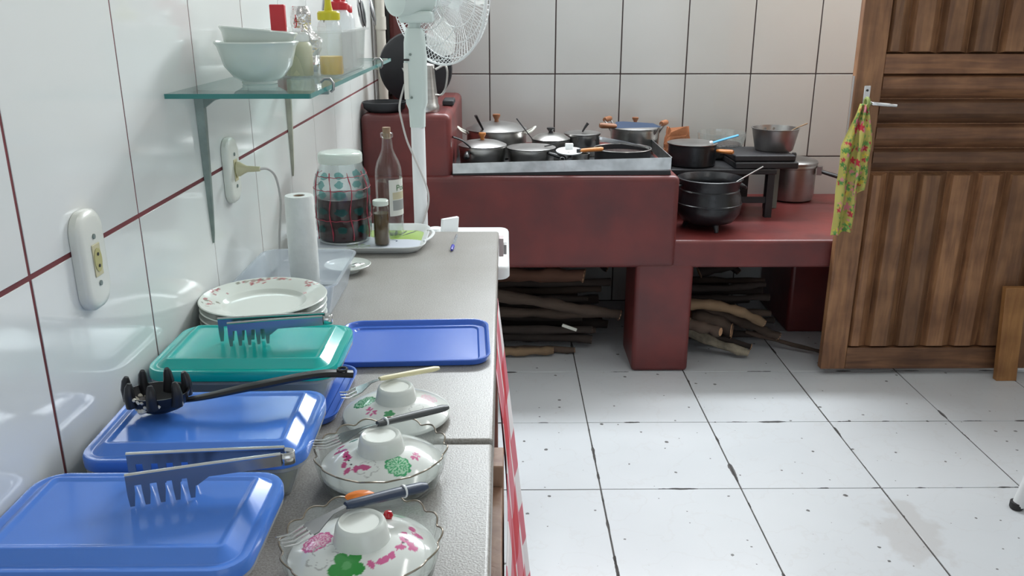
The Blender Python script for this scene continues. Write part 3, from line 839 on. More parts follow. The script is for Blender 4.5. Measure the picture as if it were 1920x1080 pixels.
L1 = [chrys(-0.0459, -0.0009, .0165, PINK, LPINK), outline(-0.0345, -0.0257, .017, (.45, .46, .44), 5, .3), clover(-0.0085, -0.0422, .019, (.03, .30, .05), 5, .3, (.10, .40, .12)), chrys(0.0269, 0.0605, .011, LGRN, (.62, .76, .66)), leaf(-0.0292, 0.0662, .003, .002, .5, LPINK)] + sprig([(0.0153, -0.0402, 2.2), (0.0245, -0.0354, 0.8), (0.0339, -0.0265, 1.6), (0.0282, -0.0324, 1.2), (0.0412, -0.0123, 0.4), (0.0425, 0.0067, 1.9), (0.0430, 0.0005, 2.6), (0.0418, 0.0102, 1.2), (0.0507, -0.0053, 2.5), (0.0538, -0.0090, 0.6), (0.0486, 0.0254, 1.9), (0.0564, 0.0149, -0.2)], PINK) + [leaf(0.0427, -0.0049, .0014, .0014, 0, (.02, .02, .02)), leaf(0.0451, 0.0011, .0014, .0014, 0, (.02, .02, .02)), leaf(0.0508, 0.0047, .0014, .0014, 0, (.02, .02, .02))]
L2 = [chrys(0.0246, -0.0353, .0165, (.05, .36, .14), LGRN), outline(-0.0104, -0.0417, .013, (.45, .46, .44), 5, .2), leaf(-0.0394, 0.0309, .007, .004, .6, DGRN), leaf(0.0467, -0.0113, .0036, .0020, 0.00, PINK), leaf(0.0452, -0.0163, .0036, .0020, -0.90, PINK), leaf(0.0410, -0.0175, .0036, .0020, -1.80, PINK), leaf(0.0402, -0.0152, .0036, .0020, -2.69, PINK), leaf(0.0419, -0.0096, .0036, .0020, -3.59, PINK), leaf(0.0427, -0.0053, .0036, .0020, -4.49, PINK), leaf(0.0443, -0.0062, .0036, .0020, -5.39, PINK)] + sprig([(-0.0537, 0.0201, 0.6), (-0.0548, 0.0040, 0.2), (-0.0475, 0.0039, -0.2), (-0.0425, -0.0069, 1.4), (-0.0411, -0.0127, -0.3), (-0.0385, -0.0192, 0.3), (-0.0409, -0.0295, 1.9), (-0.0357, -0.0406, 1.0), (-0.0249, -0.0407, 1.6), (-0.0184, -0.0389, 0.2), (-0.0125, -0.0411, 0.2)], DPINK) + [leaf(-0.0406, -0.0140, .0013, .0013, 0, (.02, .02, .02)), leaf(-0.0360, -0.0236, .0013, .0013, 0, (.02, .02, .02)), leaf(-0.0321, -0.0321, .0013, .0013, 0, (.02, .02, .02))]
L3 = [chrys(-0.0448, -0.0031, .016, (.03, .26, .10), LGRN), clover(-0.0048, -0.0427, .008, (.04, .30, .10), 5), chrys(0.0461, 0.0100, .012, LPINK, (.78, .70, .72)), leaf(0.0263, 0.0651, .013, .005, .2, DGRN), outline(0.0325, -0.0281, .012, (.55, .56, .54), 5, .2), leaf(-0.0259, -0.0343, .0038, .0021, 0.00, PINK), leaf(-0.0254, -0.0382, .0038, .0021, -0.90, PINK), leaf(-0.0301, -0.0397, .0038, .0021, -1.80, PINK), leaf(-0.0348, -0.0353, .0038, .0021, -2.69, PINK), leaf(-0.0359, -0.0281, .0038, .0021, -3.59, PINK), leaf(-0.0347, -0.0253, .0038, .0021, -4.49, PINK), leaf(-0.0315, -0.0293, .0038, .0021, -5.39, PINK)] + sprig([(-0.0405, 0.0506, 0.4), (-0.0357, 0.0618, 0.9), (-0.0286, 0.0561, 0.2)], PINK)
ZD = HC + .0085
cover('upturned white floral bowl in the nearest scalloped glass dish, green clover and pink sprig', (*D1, ZD+.013), .0765, L1)
cover('upturned white floral bowl in the middle glass dish under the charcoal-handled fork', (*D2, ZD+.013), .0750, L2)
cover('upturned white floral bowl without glass dish, under the cream-handled fork', (*D3, HC+.008), .0765, L3)

o = MB().lathe([(.001, 0), (.055, 0), (.060, .003), (.073, .0075), (.074, .0085), (.070, .0082), (.058, .005), (.001, .004)], 48).build('under_saucer', M['ceramic'], None, (*D3, HC))
tag(o, 'plain white saucer under the farthest floral bowl', 'saucer')
def glass_dish(label, loc, R, rotz):
    t = thing('glass_dish', label, 'dish', loc, rotz, 'scalloped glass dishes')
    n = 144; lob = 16
    def ring(r, z, amp, zamp=0.0, th=0):
        out = []
        for j in range(n):
            a = 2*PI*j/n; s = abs(math.cos(a*lob/2))
            rr = r*(1 + amp*(s-.5)) - th
            out.append((rr*math.cos(a), rr*math.sin(a), z + zamp*(s-.5)))
        return out
    b = MB().loft([ring(R*.10, .0, 0), ring(R*.80, .0, .0), ring(R*.88, .004, .02), ring(R*.93, .018, .05), ring(R, .044, .06, .004),
                   ring(R, .044, .06, .004, .0022), ring(R*.93, .018, .05, 0, .0022), ring(R*.87, .006, .02, 0, .002), ring(R*.80, .0032, 0, 0, .002), ring(R*.10, .003, 0)])
    b.build('body', M['dish_glass'], t)
    rp = ring(R, .0445, .06, .004, .001)
    rm_ = MB(); k = 6; vs = []; fs = []
    for i, p in enumerate(rp):
        a = 2*PI*i/n
        for j in range(k):
            bb = 2*PI*j/k
            vs.append((p[0]+.0010*math.cos(bb)*math.cos(a), p[1]+.0010*math.cos(bb)*math.sin(a), p[2]+.0010*math.sin(bb)))
    for i in range(n):
        for j in range(k): fs.append((i*k+j, ((i+1)%n)*k+j, ((i+1)%n)*k+(j+1)%k, i*k+(j+1)%k))
    rm_.add(vs, fs); rm_.build('gilt_rim', M['gold'], t)
    return t
glass_dish('scalloped clear glass dish with gilt rim, nearest on the counter', (*D1, HC), .0815, .1)
glass_dish('scalloped clear glass dish with gilt rim, second from the near end', (*D2, HC), .0805, 0)

def fork(label, tips, neck, end, hm, n=4, hw=.0052, ring=None):
    T, N_, E_ = Vector(tips), Vector(neck), Vector(end)
    t = thing('fork', label, 'fork', tuple(N_), 0, 'forks on the floral bowls')
    T -= N_; E_ -= N_
    d = (T).normalized(); side = Vector((-d.y, d.x, 0)).normalized()
    L = T.length
    hp = d * (L*.50); tp = d*(L*.58)
    mb = MB()
    # neck to head
    rings = []
    for s, w, dz in ((0, .0026, 0), (.25, .003, .001), (.38, .0065, -.001), (.52, .0115, -.003), (.62, .0118, -.003)):
        c = d*(L*s) + Vector((0, 0, dz)); q = []
        for sx, sz in ((-1, -.0007), (1, -.0007), (1, .0007), (-1, .0007)):
            q.append(tuple(c + side*w*sx + Vector((0, 0, sz))))
        rings.append(q)
    mb.loft(rings); mb.build('head', M['dark_steel'], t)
    for k in range(n):
        o = (k-(n-1)/2) * .0218/(n-1)
        a = d*(L*.60) + side*o + Vector((0, 0, -.003)); b = d*(L*.82)+side*o*.97+Vector((0, 0, -.004)); c = d*L+side*o*.92+Vector((0, 0, .001))
        MB().tube([tuple(a), tuple(b), tuple(c)], [.0014, .0012, .0006], 6).build('tine', M['steel'], t)
    e = E_.normalized(); pts = [tuple(e*(E_.length*s)) for s in (-.04, .03, .2, .55, .92, 1)]
    h = MB().tube(pts, [hw*.75, hw*.95, hw, hw*1.12, hw*1.1, hw*.7], 10, flat=.75).build('handle', hm, t)
    if ring:
        MB().tube([tuple(e*(E_.length*ring)), tuple(e*(E_.length*ring+.0022))], hw*1.12, 12).build('ferrule', M['white_plastic'], h)
    return t
fork('fork with cream plastic handle resting on the farthest floral bowl', (-.233, 1.099, .840), (-.176, 1.118, .858), (-.100, 1.184, .845), M['pale_yellow'], 3, .0048)
fork('fork with charcoal handle and white ring across the middle glass dish', (-.236, .934, .852), (-.156, .960, .868), (-.077, 1.033, .854), M['grey_handle'], 4, .0058, .06)
fork('fork with navy blue handle across the nearest glass dish', (-.223, .724, .858), (-.162, .770, .872), (-.087, .826, .860), M['navy_handle'], 4, .0066, .68)
o = MB().lathe([(0, -.004), (.014, -.003), (.017, 0), (.013, .003), (0, .004)], 16, sy=.45).build('carrot_slice', M['carrot'], None, (-.160, .822, HC+.0500), (.35, .1, .35))
tag(o, 'orange carrot slice under the navy-handled fork', 'carrot')
o = MB().lathe([(0, -.005), (.004, -.004), (.0055, 0), (.004, .004), (0, .005)], 14).build('cherry_tomato', M['tomato'], None, (-.126, .794, HC+.0435))
tag(o, 'small red fruit on the nearest floral bowl', 'fruit')

# ================================================================== plates, tub, roll, saucer
def plate_mesh(R, layers=None):
    prof = [(.001, .0), (R*.55, .0), (R*.58, .0005), (R*.74, .012), (R*.97, .0205), (R, .0225), (R*.985, .0238)]
    N = 30
    for i in range(N+1):
        s = i/N; r = R*.975*(1-s)+R*.66*s; prof.append((r, .0235-.011*s**1.15))
    prof += [(R*.62, .0085), (R*.55, .0065), (R*.4, .006), (.001, .006)]
    mb = MB().lathe(prof, 160)
    if layers is not None: paint(mb, (.74, .77, .71), layers)
    return mb
PC = (-.414, 1.387)
roses = [leaf(-0.0246, 0.0924, 0.0033, 0.0021, 0.5, (.55, .22, .22)), leaf(-0.0409, 0.0902, 0.0048, 0.0025, 1.7, (.30, .30, .24)), leaf(-0.0416, 0.0794, 0.0054, 0.0030, 1.5, (.45, .18, .19)), leaf(-0.0653, 0.0729, 0.0038, 0.0016, 0.1, (.42, .40, .34)), leaf(-0.0569, 0.0810, 0.0043, 0.0030, 0.5, (.45, .18, .19)), leaf(-0.0452, 0.0814, 0.0040, 0.0017, 1.5, (.62, .34, .32)), leaf(-0.0330, 0.0869, 0.0060, 0.0023, 1.2, (.62, .34, .32)), leaf(-0.0641, 0.0755, 0.0054, 0.0021, 2.9, (.30, .30, .24)), leaf(-0.0441, 0.0881, 0.0051, 0.0023, 1.6, (.45, .18, .19)), leaf(-0.0659, 0.0739, 0.0045, 0.0029, 2.0, (.42, .40, .34)), leaf(-0.0659, 0.0739, 0.0047, 0.0031, 2.2, (.30, .30, .24)), leaf(-0.0555, 0.0820, 0.0054, 0.0029, 2.6, (.30, .30, .24)), leaf(-0.0416, 0.0898, 0.0039, 0.0031, 2.1, (.45, .18, .19)), leaf(-0.0421, 0.0896, 0.0048, 0.0020, 0.6, (.42, .40, .34)), leaf(-0.0520, 0.0843, 0.0056, 0.0028, 1.0, (.42, .40, .34)), leaf(-0.0057, 0.1017, 0.0032, 0.0026, 0.8, (.55, .22, .22)), leaf(-0.0228, 0.0853, 0.0053, 0.0017, 0.8, (.55, .22, .22)), leaf(-0.0171, 0.0975, 0.0043, 0.0027, 0.1, (.55, .22, .22)), leaf(-0.0339, 0.0930, 0.0032, 0.0031, 0.1, (.55, .22, .22)), leaf(-0.0293, 0.0946, 0.0034, 0.0031, 2.2, (.30, .30, .24)), leaf(-0.0298, 0.0944, 0.0031, 0.0032, 0.5, (.42, .40, .34)), leaf(-0.0186, 0.1008, 0.0049, 0.0028, 0.9, (.42, .40, .34)), leaf(-0.0387, 0.0911, 0.0053, 0.0028, 2.7, (.42, .40, .34)), leaf(-0.0279, 0.0950, 0.0044, 0.0019, 2.0, (.62, .34, .32)), leaf(-0.0314, 0.0939, 0.0054, 0.0031, 1.6, (.45, .18, .19)), leaf(-0.0263, 0.0954, 0.0034, 0.0031, 0.8, (.30, .30, .24)), leaf(0.0036, 0.0989, 0.0051, 0.0031, 2.0, (.55, .22, .22)), leaf(0.0119, 0.0983, 0.0033, 0.0026, 1.5, (.62, .34, .32)), leaf(0.0244, 0.0959, 0.0037, 0.0023, 0.8, (.62, .34, .32)), leaf(0.0012, 0.0990, 0.0051, 0.0019, 1.3, (.42, .40, .34)), leaf(0.0098, 0.0985, 0.0042, 0.0018, 1.5, (.55, .22, .22)), leaf(0.0137, 0.0980, 0.0035, 0.0019, 0.7, (.55, .22, .22)), leaf(0.0029, 0.0990, 0.0046, 0.0021, 2.1, (.30, .30, .24)), leaf(0.0090, 0.0986, 0.0043, 0.0015, 1.8, (.45, .18, .19)), leaf(0.0167, 0.0976, 0.0035, 0.0017, 2.4, (.42, .40, .34)), leaf(0.0074, 0.0987, 0.0048, 0.0020, 3.0, (.55, .22, .22)), leaf(0.0661, 0.0747, 0.0033, 0.0020, 2.5, (.45, .18, .19)), leaf(0.0656, 0.0785, 0.0032, 0.0026, 1.4, (.45, .18, .19)), leaf(0.0623, 0.0769, 0.0039, 0.0021, 2.8, (.55, .22, .22)), leaf(0.0781, 0.0667, 0.0033, 0.0021, 2.1, (.62, .34, .32)), leaf(0.0722, 0.0676, 0.0038, 0.0017, 1.8, (.55, .22, .22)), leaf(0.0657, 0.0658, 0.0051, 0.0015, 2.0, (.62, .34, .32)), leaf(0.0546, 0.0826, 0.0039, 0.0031, 0.4, (.45, .18, .19)), leaf(0.0637, 0.0663, 0.0052, 0.0027, 1.3, (.45, .18, .19)), leaf(0.0572, 0.0757, 0.0037, 0.0023, 0.8, (.45, .18, .19)), leaf(0.0598, 0.0683, 0.0048, 0.0029, 0.3, (.55, .22, .22)), leaf(0.0605, 0.0426, 0.0054, 0.0030, 2.4, (.62, .34, .32)), leaf(0.0636, 0.0759, 0.0034, 0.0020, 0.7, (.55, .22, .22)), leaf(-0.0918, 0.0371, 0.0035, 0.0020, 0.5, (.45, .18, .19)), leaf(-0.0726, 0.0337, 0.0033, 0.0024, 2.1, (.45, .18, .19)), leaf(-0.0900, 0.0185, 0.0058, 0.0019, 2.6, (.45, .18, .19)), leaf(-0.0996, 0.0238, 0.0044, 0.0027, 2.4, (.62, .34, .32)), leaf(-0.0960, 0.0240, 0.0045, 0.0023, 1.2, (.45, .18, .19)), leaf(-0.0899, 0.0415, 0.0041, 0.0024, 2.1, (.45, .18, .19)), leaf(-0.0913, 0.0339, 0.0046, 0.0018, 2.4, (.62, .34, .32)), leaf(-0.0965, 0.0219, 0.0039, 0.0024, 2.7, (.55, .22, .22)), leaf(-0.0984, 0.0316, 0.0031, 0.0031, 2.2, (.55, .22, .22)), leaf(-0.0927, 0.0348, 0.0042, 0.0024, 2.4, (.55, .22, .22)), leaf(-0.0816, -0.0461, 0.0036, 0.0029, 0.4, (.42, .40, .34)), leaf(-0.0934, -0.0175, 0.0045, 0.0018, 2.1, (.30, .30, .24)), leaf(-0.0798, -0.0216, 0.0030, 0.0023, 2.5, (.30, .30, .24)), leaf(-0.0962, -0.0103, 0.0058, 0.0031, 1.4, (.45, .18, .19)), leaf(-0.0856, -0.0167, 0.0048, 0.0021, 2.3, (.55, .22, .22)), leaf(-0.0752, -0.0114, 0.0050, 0.0028, 2.6, (.30, .30, .24)), leaf(-0.0837, -0.0288, 0.0060, 0.0026, 0.5, (.45, .18, .19)), leaf(-0.0846, -0.0352, 0.0041, 0.0024, 1.1, (.55, .22, .22)), leaf(-0.0941, -0.0313, 0.0045, 0.0017, 2.1, (.30, .30, .24)), leaf(-0.0908, -0.0162, 0.0055, 0.0020, 1.9, (.30, .30, .24))]
pl0 = plate_mesh(.106, []).build('plate', M['print'], None, (*PC, HC))
tag(pl0, 'plain white plate within the stack beneath the rose-patterned plate', 'plate', 'stacked plates')
for k in range(1, 7):
    if k < 6:
        o = pl0.copy(); COL.objects.link(o)
    else:
        o = plate_mesh(.107, roses).build('plate', M['print'])
        tag(o, 'white plate with pink rose garlands, topmost of the plate stack', 'plate', 'stacked plates')
    o.location = (PC[0]+random.uniform(-.001, .001)*(k < 6), PC[1]+random.uniform(-.001, .001), HC + .0115*k)

t = thing('open_tub', 'open frosted plastic tub by the wall holding the film roll', 'tub', (-.413, 1.627, HC))
mb = MB()
rloft(mb, .192, .262, .030, [(.022, 0), (.017, .003), (.002, .066), (0, .068), (-.004, .069), (-.004, .0715), (.0015, .0715), (.003, .066), (.0185, .005), (.026, .0025)])
mb.build('body', M['tub_open'], t)
t = thing('film_roll', 'upright roll of white plastic bags standing in the frosted tub', 'roll', (-.414, 1.690, HC+.0032))
MB().lathe([(.016, .0), (.0285, .0), (.0295, .004), (.0298, .1), (.029, .196), (.0275, .200), (.012, .200), (.0115, .196), (.0115, .004)], 40).build('film', M['bagroll'], t)
MB().lathe([(.0115, .002), (.0115, .1985), (.0100, .1985), (.0100, .002)], 24).build('core', M['cork'], t)
mb = MB().lathe([(.001, 0), (.026, 0), (.028, .004), (.047, .012), (.052, .0165), (.0505, .0175), (.045, .0135), (.026, .0075), (.001, .0068)], 48)
tag(mb.build('saucer', M['ceramic'], None, (-.352, 1.832, HC)), 'small white saucer beside the frosted tub', 'saucer')
mb = MB(); mb.tube(smoothpath([(-.02, -.006, .002), (0, 0, .004), (.018, .006, .002)], 4), [.003, .007, .007, .007, .006, .004, .003, .0025, .0025], 8, flat=.35)
tag(mb.build('sachet', M['foil'], None, (-.330, 1.832, HC+.012), (.2, .1, .6)), 'small silver sachet lying on the white saucer', 'sachet')
# ================================================================== tray with jars
TC = (-.345, 2.078)
t = thing('serving_tray', 'white melamine tray with green leaf print and cut-out handle', 'tray', (*TC, HC))
def tray_paint(x, y):
    col = (.68, .72, .80)
    # green band along the back and right corner, swirls
    k = y + .35*max(0, x) - .040 + .010*math.sin(x*40)
    if k > 0 and x > -.05: col = (.36, .52, .12)
    if x > .10 and y > .03 and (x-.10)*1.2 + (y-.03) > .10: col = (.55, .66, .68)
    for i in range(4):
        cx, cy = .045 + .018*i, .075
        u = x-cx; v = y-cy
        if abs(v) < .026 and abs(u - .6*v*(i-1.2)*.6) < .0035*(1-(v/.026)**2)+.0004: col = (.035, .065, .03)
    d = math.hypot(x-.062, y+.005)
    if .010 < d < .0135 and (y > -.010): col = (.10, .13, .20)
    d2 = math.hypot((x+.015)*1.0, (y+.055)*1.2)
    if d2 < .03 and math.sin(7*math.atan2(y+.055, x+.015)) > -.2: col = (.45, .55, .40)
    d3 = math.hypot((x+.045), (y+.098)*1.4)
    if d3 < .012: col = (.04, .09, .10)
    return col
mb = MB()
W_, D_ = .306, .244
rings = [rrect(W_-2*i, D_-2*i, max(.05-i, .01), z, 10) for i, z in ((.020, 0), (.017, .0015), (.002, .016), (0, .018), (.001, .0195), (.004, .0185), (.018, .0045), (.022, .003))]
mb.loft(rings, True, False); 
mb2 = MB(); NX, NY = 130, 104
mb.build('rim', M['white_plastic'], t)
g = {}
for j in range(NY+1):
    for i in range(NX+1):
        x = (i/NX-.5)*(W_-.036); y = (j/NY-.5)*(D_-.036)
        r = .032; ax, ay = abs(x)-((W_-.036)/2-r), abs(y)-((D_-.036)/2-r)
        if ax > 0 and ay > 0:
            h = math.hypot(ax, ay)
            if h > r: x -= math.copysign(ax*(1-r/h), x); y -= math.copysign(ay*(1-r/h), y)
        mb2.v.append((x, y, .0046))
for j in range(NY):
    for i in range(NX):
        a = j*(NX+1)+i; mb2.f.append((a, a+1, a+NX+2, a+NX+1))
mb2.c = [tray_paint(x, y) for x, y, z in mb2.v]
mb2.build('printed_floor', M['print_tray'], t)
for sx in (1, -1):
    hp = smoothpath([(sx*.148, -.055, .0175), (sx*.160, -.035, .021), (sx*.166, 0, .023), (sx*.160, .035, .021), (sx*.148, .055, .0175)], 6)
    MB().tube(hp, .0042, 8, flat=.6).build('handle', M['white_plastic'], t)

ZT = HC + .0048
JC = (-.404, 2.092)
t = thing('glass_jar', 'large glass jar of dark red liquid with white lid and painted red lines', 'jar', (*JC, ZT), group='jars and bottle on the tray')
R = .069
jp = [(.001, 0), (R*.86, 0), (R*.97, .006), (R, .02), (R, .130), (R*.99, .142), (R*.93, .160), (R*.80, .182), (R*.74, .192), (R*.73, .204)]
jar_o = jp + [(r-.003, z) for r, z in reversed(jp[2:])] + [(R*.84, .004), (.001, .004)]
MB().lathe(jar_o, 56).build('glass', thin_clear('jar_glass', (.92, .95, .95), milk=.015, milkcol=(.55, .62, .62), refl=.0), t)
MB().lathe([(.001, .0042), (R*.83, .0042), (R*.93, .010), (R-.004, .022), (R-.004, .112), (R-.006, .1125), (.001, .1125)], 48).build('liquid', M['liquid_red'], t)
lid = MB().lathe([(.001, .2225), (R*.55, .2225), (R*.72, .2215), (R*.775, .218), (R*.785, .213), (R*.785, .1985), (R*.775, .197), (R*.745, .197)], 56).build('lid', M['ceramic_green'], t)
def rj(z):
    for (r0, z0), (r1, z1) in zip(jp, jp[1:]):
        if z0 <= z <= z1 and z1 > z0: return r0 + (r1-r0)*(z-z0)/(z1-z0)
    return R
redline = mat('red_paint', (.38, .03, .06), .4); tealdot = thin_clear('teal_paint', (.42, .70, .68), milk=.25, milkcol=(.03, .32, .31))
for k in range(6):
    a = -PI/2 + (k-2.5)*.74 + .1
    zs_ = [.012 + .166*i/16 for i in range(17)]
    MB().tube([((rj(z)+.0006)*math.cos(a+.05*math.sin(z*60)), (rj(z)+.0006)*math.sin(a+.05*math.sin(z*60)), z) for z in zs_], [.0006+.0012*math.sin(z*90+k)**2 for z in zs_], 5).build('painted_line', redline, t)
for z0 in (.062, .136, .168):
    pts = [((rj(z0)+.0006)*math.cos(-PI/2+a*.1), (rj(z0)+.0006)*math.sin(-PI/2+a*.1), z0+.001*math.sin(a*1.7)) for a in range(-21, 22)]
    MB().tube(pts, .0009, 5).build('painted_line', redline, t)
rj_rnd = random.Random(6)
for r_, z0 in enumerate((.126, .150, .172, .040, .082)):
    for k in range(5):
        a = -PI/2 + (k-2)*.74 + .1 + rj_rnd.uniform(-.08, .08); ra = rj_rnd.uniform(.17, .25); rz = rj_rnd.uniform(.009, .0125)
        zc = z0 + rj_rnd.uniform(-.003, .003); pts = []
        for q in range(14):
            b = 2*PI*q/14; w_ = rj_rnd.uniform(.75, 1.1)
            aa = a + ra*w_*math.cos(b); zz = zc + rz*w_*math.sin(b)
            pts.append(((rj(zz)+.0004)*math.cos(aa), (rj(zz)+.0004)*math.sin(aa), zz))
        mb = MB(); mb.add([((rj(zc)+.0007)*math.cos(a), (rj(zc)+.0007)*math.sin(a), zc)] + pts, [(0, 1+q, 1+(q+1) % 14) for q in range(14)])
        mb.build('painted_dot', tealdot, t)

BC = (-.292, 2.128)
t = thing('glass_bottle', 'clear corked glass bottle half full of liquid with paper label', 'bottle', (*BC, ZT), group='jars and bottle on the tray')
R2 = .0335
bp_ = [(.001, .002), (R2*.9, 0), (R2, .006), (R2, .155), (R2*.97, .172), (R2*.82, .192), (R2*.60, .207), (R2*.42, .222), (R2*.36, .245), (R2*.36, .250), (R2*.46, .252), (R2*.46, .262), (R2*.38, .264)]
MB().lathe(bp_ + [(r-.0025, z) for r, z in reversed(bp_[2:])] + [(.001, .005)], 40).build('glass', M['jar_clear'], t)
MB().lathe([(.001, .006), (R2-.004, .007), (R2-.003, .012), (R2-.003, .143), (.001, .143)], 32).build('liquid', M['water'], t)
MB().lathe([(.001, .248), (R2*.27, .248), (R2*.30, .268), (R2*.30, .276), (.001, .276)], 20).build('cork', M['cork'], t)
def arc_patch(r, a0, a1, z0, z1, n=20):
    mb = MB(); ring0 = [(r*math.cos(a0+(a1-a0)*i/n), r*math.sin(a0+(a1-a0)*i/n), z0) for i in range(n+1)]
    ring1 = [(x, y, z1) for x, y, _ in ring0]
    mb.add(ring0+ring1, [(i, i+1, n+2+i, n+1+i) for i in range(n)])
    return mb
lb = arc_patch(R2+.0006, -PI*.46, PI*.25, .058, .150).build('label', M['label'], t)
arc_patch(R2+.0009, -PI*.38, PI*.25, .100, .118).build('label_band', mat('label_tan', (.55, .50, .34), .6), lb)
arc_patch(R2+.0009, -PI*.38, PI*.25, .072, .098).build('label_band', mat('label_grey', (.32, .33, .32), .6), lb)
# printed word on the label
fc = bpy.data.curves.new('word', 'FONT'); fc.body = 'Pou'; fc.size = .021; fc.extrude = 0
fo = bpy.data.objects.new('word', fc); COL.objects.link(fo)
me = bpy.data.meshes.new_from_object(fo.evaluated_get(bpy.context.evaluated_depsgraph_get()))
COL.objects.unlink(fo); bpy.data.objects.remove(fo)
bm = bmesh.new(); bm.from_mesh(me)
bmesh.ops.triangulate(bm, faces=bm.faces); bmesh.ops.subdivide_edges(bm, edges=bm.edges, cuts=1)
for v in bm.verts:
    a = -PI*.29 + v.co.x/R2*1.05; z = .122 + v.co.y
    v.co = ((R2+.0011)*math.cos(a), (R2+.0011)*math.sin(a), z)
bm.to_mesh(me); bm.free()
me.materials.clear(); me.materials.append(M['label_green'])
wo = bpy.data.objects.new('label_word', me); COL.objects.link(wo); wo.parent = lb

SC = (-.3025, 2.040)
t = thing('spice_jar', 'slim little glass jar of brown oil with white cap before the bottle', 'jar', (*SC, ZT), group='jars and bottle on the tray')
sp_ = [(.001, 0), (.0185, 0), (.020, .003), (.020, .088), (.0185, .094), (.0165, .097), (.0165, .101)]
MB().lathe(sp_ + [(r-.0015, z) for r, z in reversed(sp_[1:])], 28).build('glass', M['jar_clear'], t)
MB().lathe([(.001, .003), (.018, .003), (.0183, .006), (.0183, .080), (.001, .080)], 28).build('oil', M['liquid_brown'], t)
MB().lathe([(.0190, .100), (.0195, .101), (.0195, .111), (.018, .1125), (.001, .1125)], 28).build('cap', M['ceramic_green'], t)

# pen
t = thing('ball_pen', 'clear ball pen with blue cap lying near the counter corner', 'pen', (-.1285, 1.990, HC+.0045), math.radians(88))
MB().tube([(0, 0, 0), (.012, 0, 0), (.035, 0, 0)], [.0025, .0048, .0048], 10).build('cap', M['penblue'], t)
MB().tube([(.035, 0, 0), (.138, 0, 0), (.142, 0, 0)], [.0037, .0037, .003], 8).build('barrel', thin_clear('pen_barrel', (.85, .88, .92), milk=.25), t)

# clip on the counter edge
t = thing('edge_clip', 'small pale metal clip on the counter end beside white lid', 'clip', (-.0150, 2.155, HC-.055))
MB().box(0.0, .012, -.018, .018, 0, .048).build('plate', mat('pinkish_metal', (.50, .42, .42), .4, .3), t, bevel=.001)
MB().box(.0122, .020, -.012, .014, .004, .030).build('tab', M['alu_dull'], t, bevel=.001)

# white lidded appliance beyond the counter end
t = thing('lidded_appliance', 'white plastic lidded appliance with raised flap behind the counter end', 'appliance', (-.20, 2.38, 0))
MB().box(-.19, .15, -.165, .135, 0, .662).build('body', M['white_plastic'], t, bevel=.02, segs=3)
rloft(MB(), .425, .445, .030, [(.004, .662), (0, .666), (0, .690), (.003, .696), (.008, .699), (.012, .700)]).build('lid', M['white_plastic'], t, (.0005, 0.037, 0))
fl2 = MB().box(-.030, .030, -.006, .006, 0, .055).build('flap', M['white_plastic'], t, (.030, .150, .702), (math.radians(8), 0, math.radians(38)), bevel=.003)
MB().lathe([(.001, 0), (.022, 0), (.024, .006), (.020, .012), (.001, .014)], 24).build('knob', M['white_plastic'], t, (-.015, .195, .700))
MB().box(-.035, .035, -.003, .003, 0, .004).build('slot', M['dark_hole'], t, (.066, .143, .6995), (0, 0, math.radians(38)))
MB().box(-.004, .004, -.030, .030, 0, .005).build('latch', M['alu_dull'], t, (.190, -.055, .6995))

# ================================================================== pedestal fan
FX, FY = -.277, 2.755
t = thing('pedestal_fan', 'pale grey pedestal fan seen from behind, turned to the right', 'fan', (FX, FY, 0))
MB().lathe([(.001, 0), (.185, 0), (.19, .006), (.18, .022), (.12, .036), (.04, .05), (.03, .08)], 48).build('base', M['fan_plastic'], t)
MB().lathe([(.0225, .05), (.0225, 1.05)], 24).build('pole', M['white_plastic'], t)
mb = MB()
mb.loft([rrect(w, d, .016, z, 5, 0, dy) for w, d, z, dy in ((.048, .048, 1.00, 0), (.050, .050, 1.03, 0), (.052, .052, 1.055, 0), (.066, .060, 1.075, -.004), (.070, .064, 1.18, -.006), (.066, .060, 1.26, -.004), (.058, .054, 1.292, 0), (.046, .05, 1.302, 0))])
cc = mb.build('control_column', M['fan_plastic'], t)
MB().box(-.034, -.016, -.0395, -.037, 1.206, 1.212).build('marking', M['dark_hole'], cc)
MB().box(-.034, -.020, -.0395, -.037, 1.09, 1.20).build('sticker', M['label'], cc)
for z in (1.095, 1.225): MB().lathe([(.004, 0), (.004, .002)], 12, Matrix.Translation((-.012, -.0375, z)) @ Matrix.Rotation(PI/2, 4, 'X')).build('screw', M['grey_green_leg'], cc)
MB().tube([(0, 0, 1.28), (0, 0, 1.35)], .020, 14).build('neck', M['fan_plastic'], t)
ax = Vector((.70, .714, .06)).normalized()
rotm = ax.to_track_quat('Z', 'Y').to_matrix().to_4x4()
hub0 = Vector((-.010, -.005, 1.392))
MB().lathe([(.001, -.075), (.035, -.073), (.052, -.060), (.058, -.03), (.060, .02), (.056, .055), (.040, .062), (.001, .064)], 32, Matrix.Translation(hub0) @ rotm).build('motor', M['fan_plastic'], t)
MB().box(-.045, .060, -.045, .04, 1.318, 1.352).build('tilt_bracket', M['fan_plastic'], t, bevel=.01)
G = Matrix.Translation(hub0 + ax*.055) @ rotm
RG = .212
gb = MB(); gf = MB()
NW = 84
def gpt(r, a, z): return tuple(G @ Vector((r*math.cos(a), r*math.sin(a), z)))
for k in range(NW):
    a = 2*PI*k/NW
    gb.tube([gpt(r, a + tw, z) for r, tw, z in ((.055, 0, .010), (.10, .05, .004), (.15, .10, .012), (.195, .14, .032), (RG, .16, .060))], .0010, 4, cap=False)
    gf.tube([gpt(r, a - tw, z) for r, tw, z in ((.045, 0, .128), (.10, .05, .126), (.15, .10, .116), (.195, .14, .094), (RG, .16, .062))], .0010, 4, cap=False)
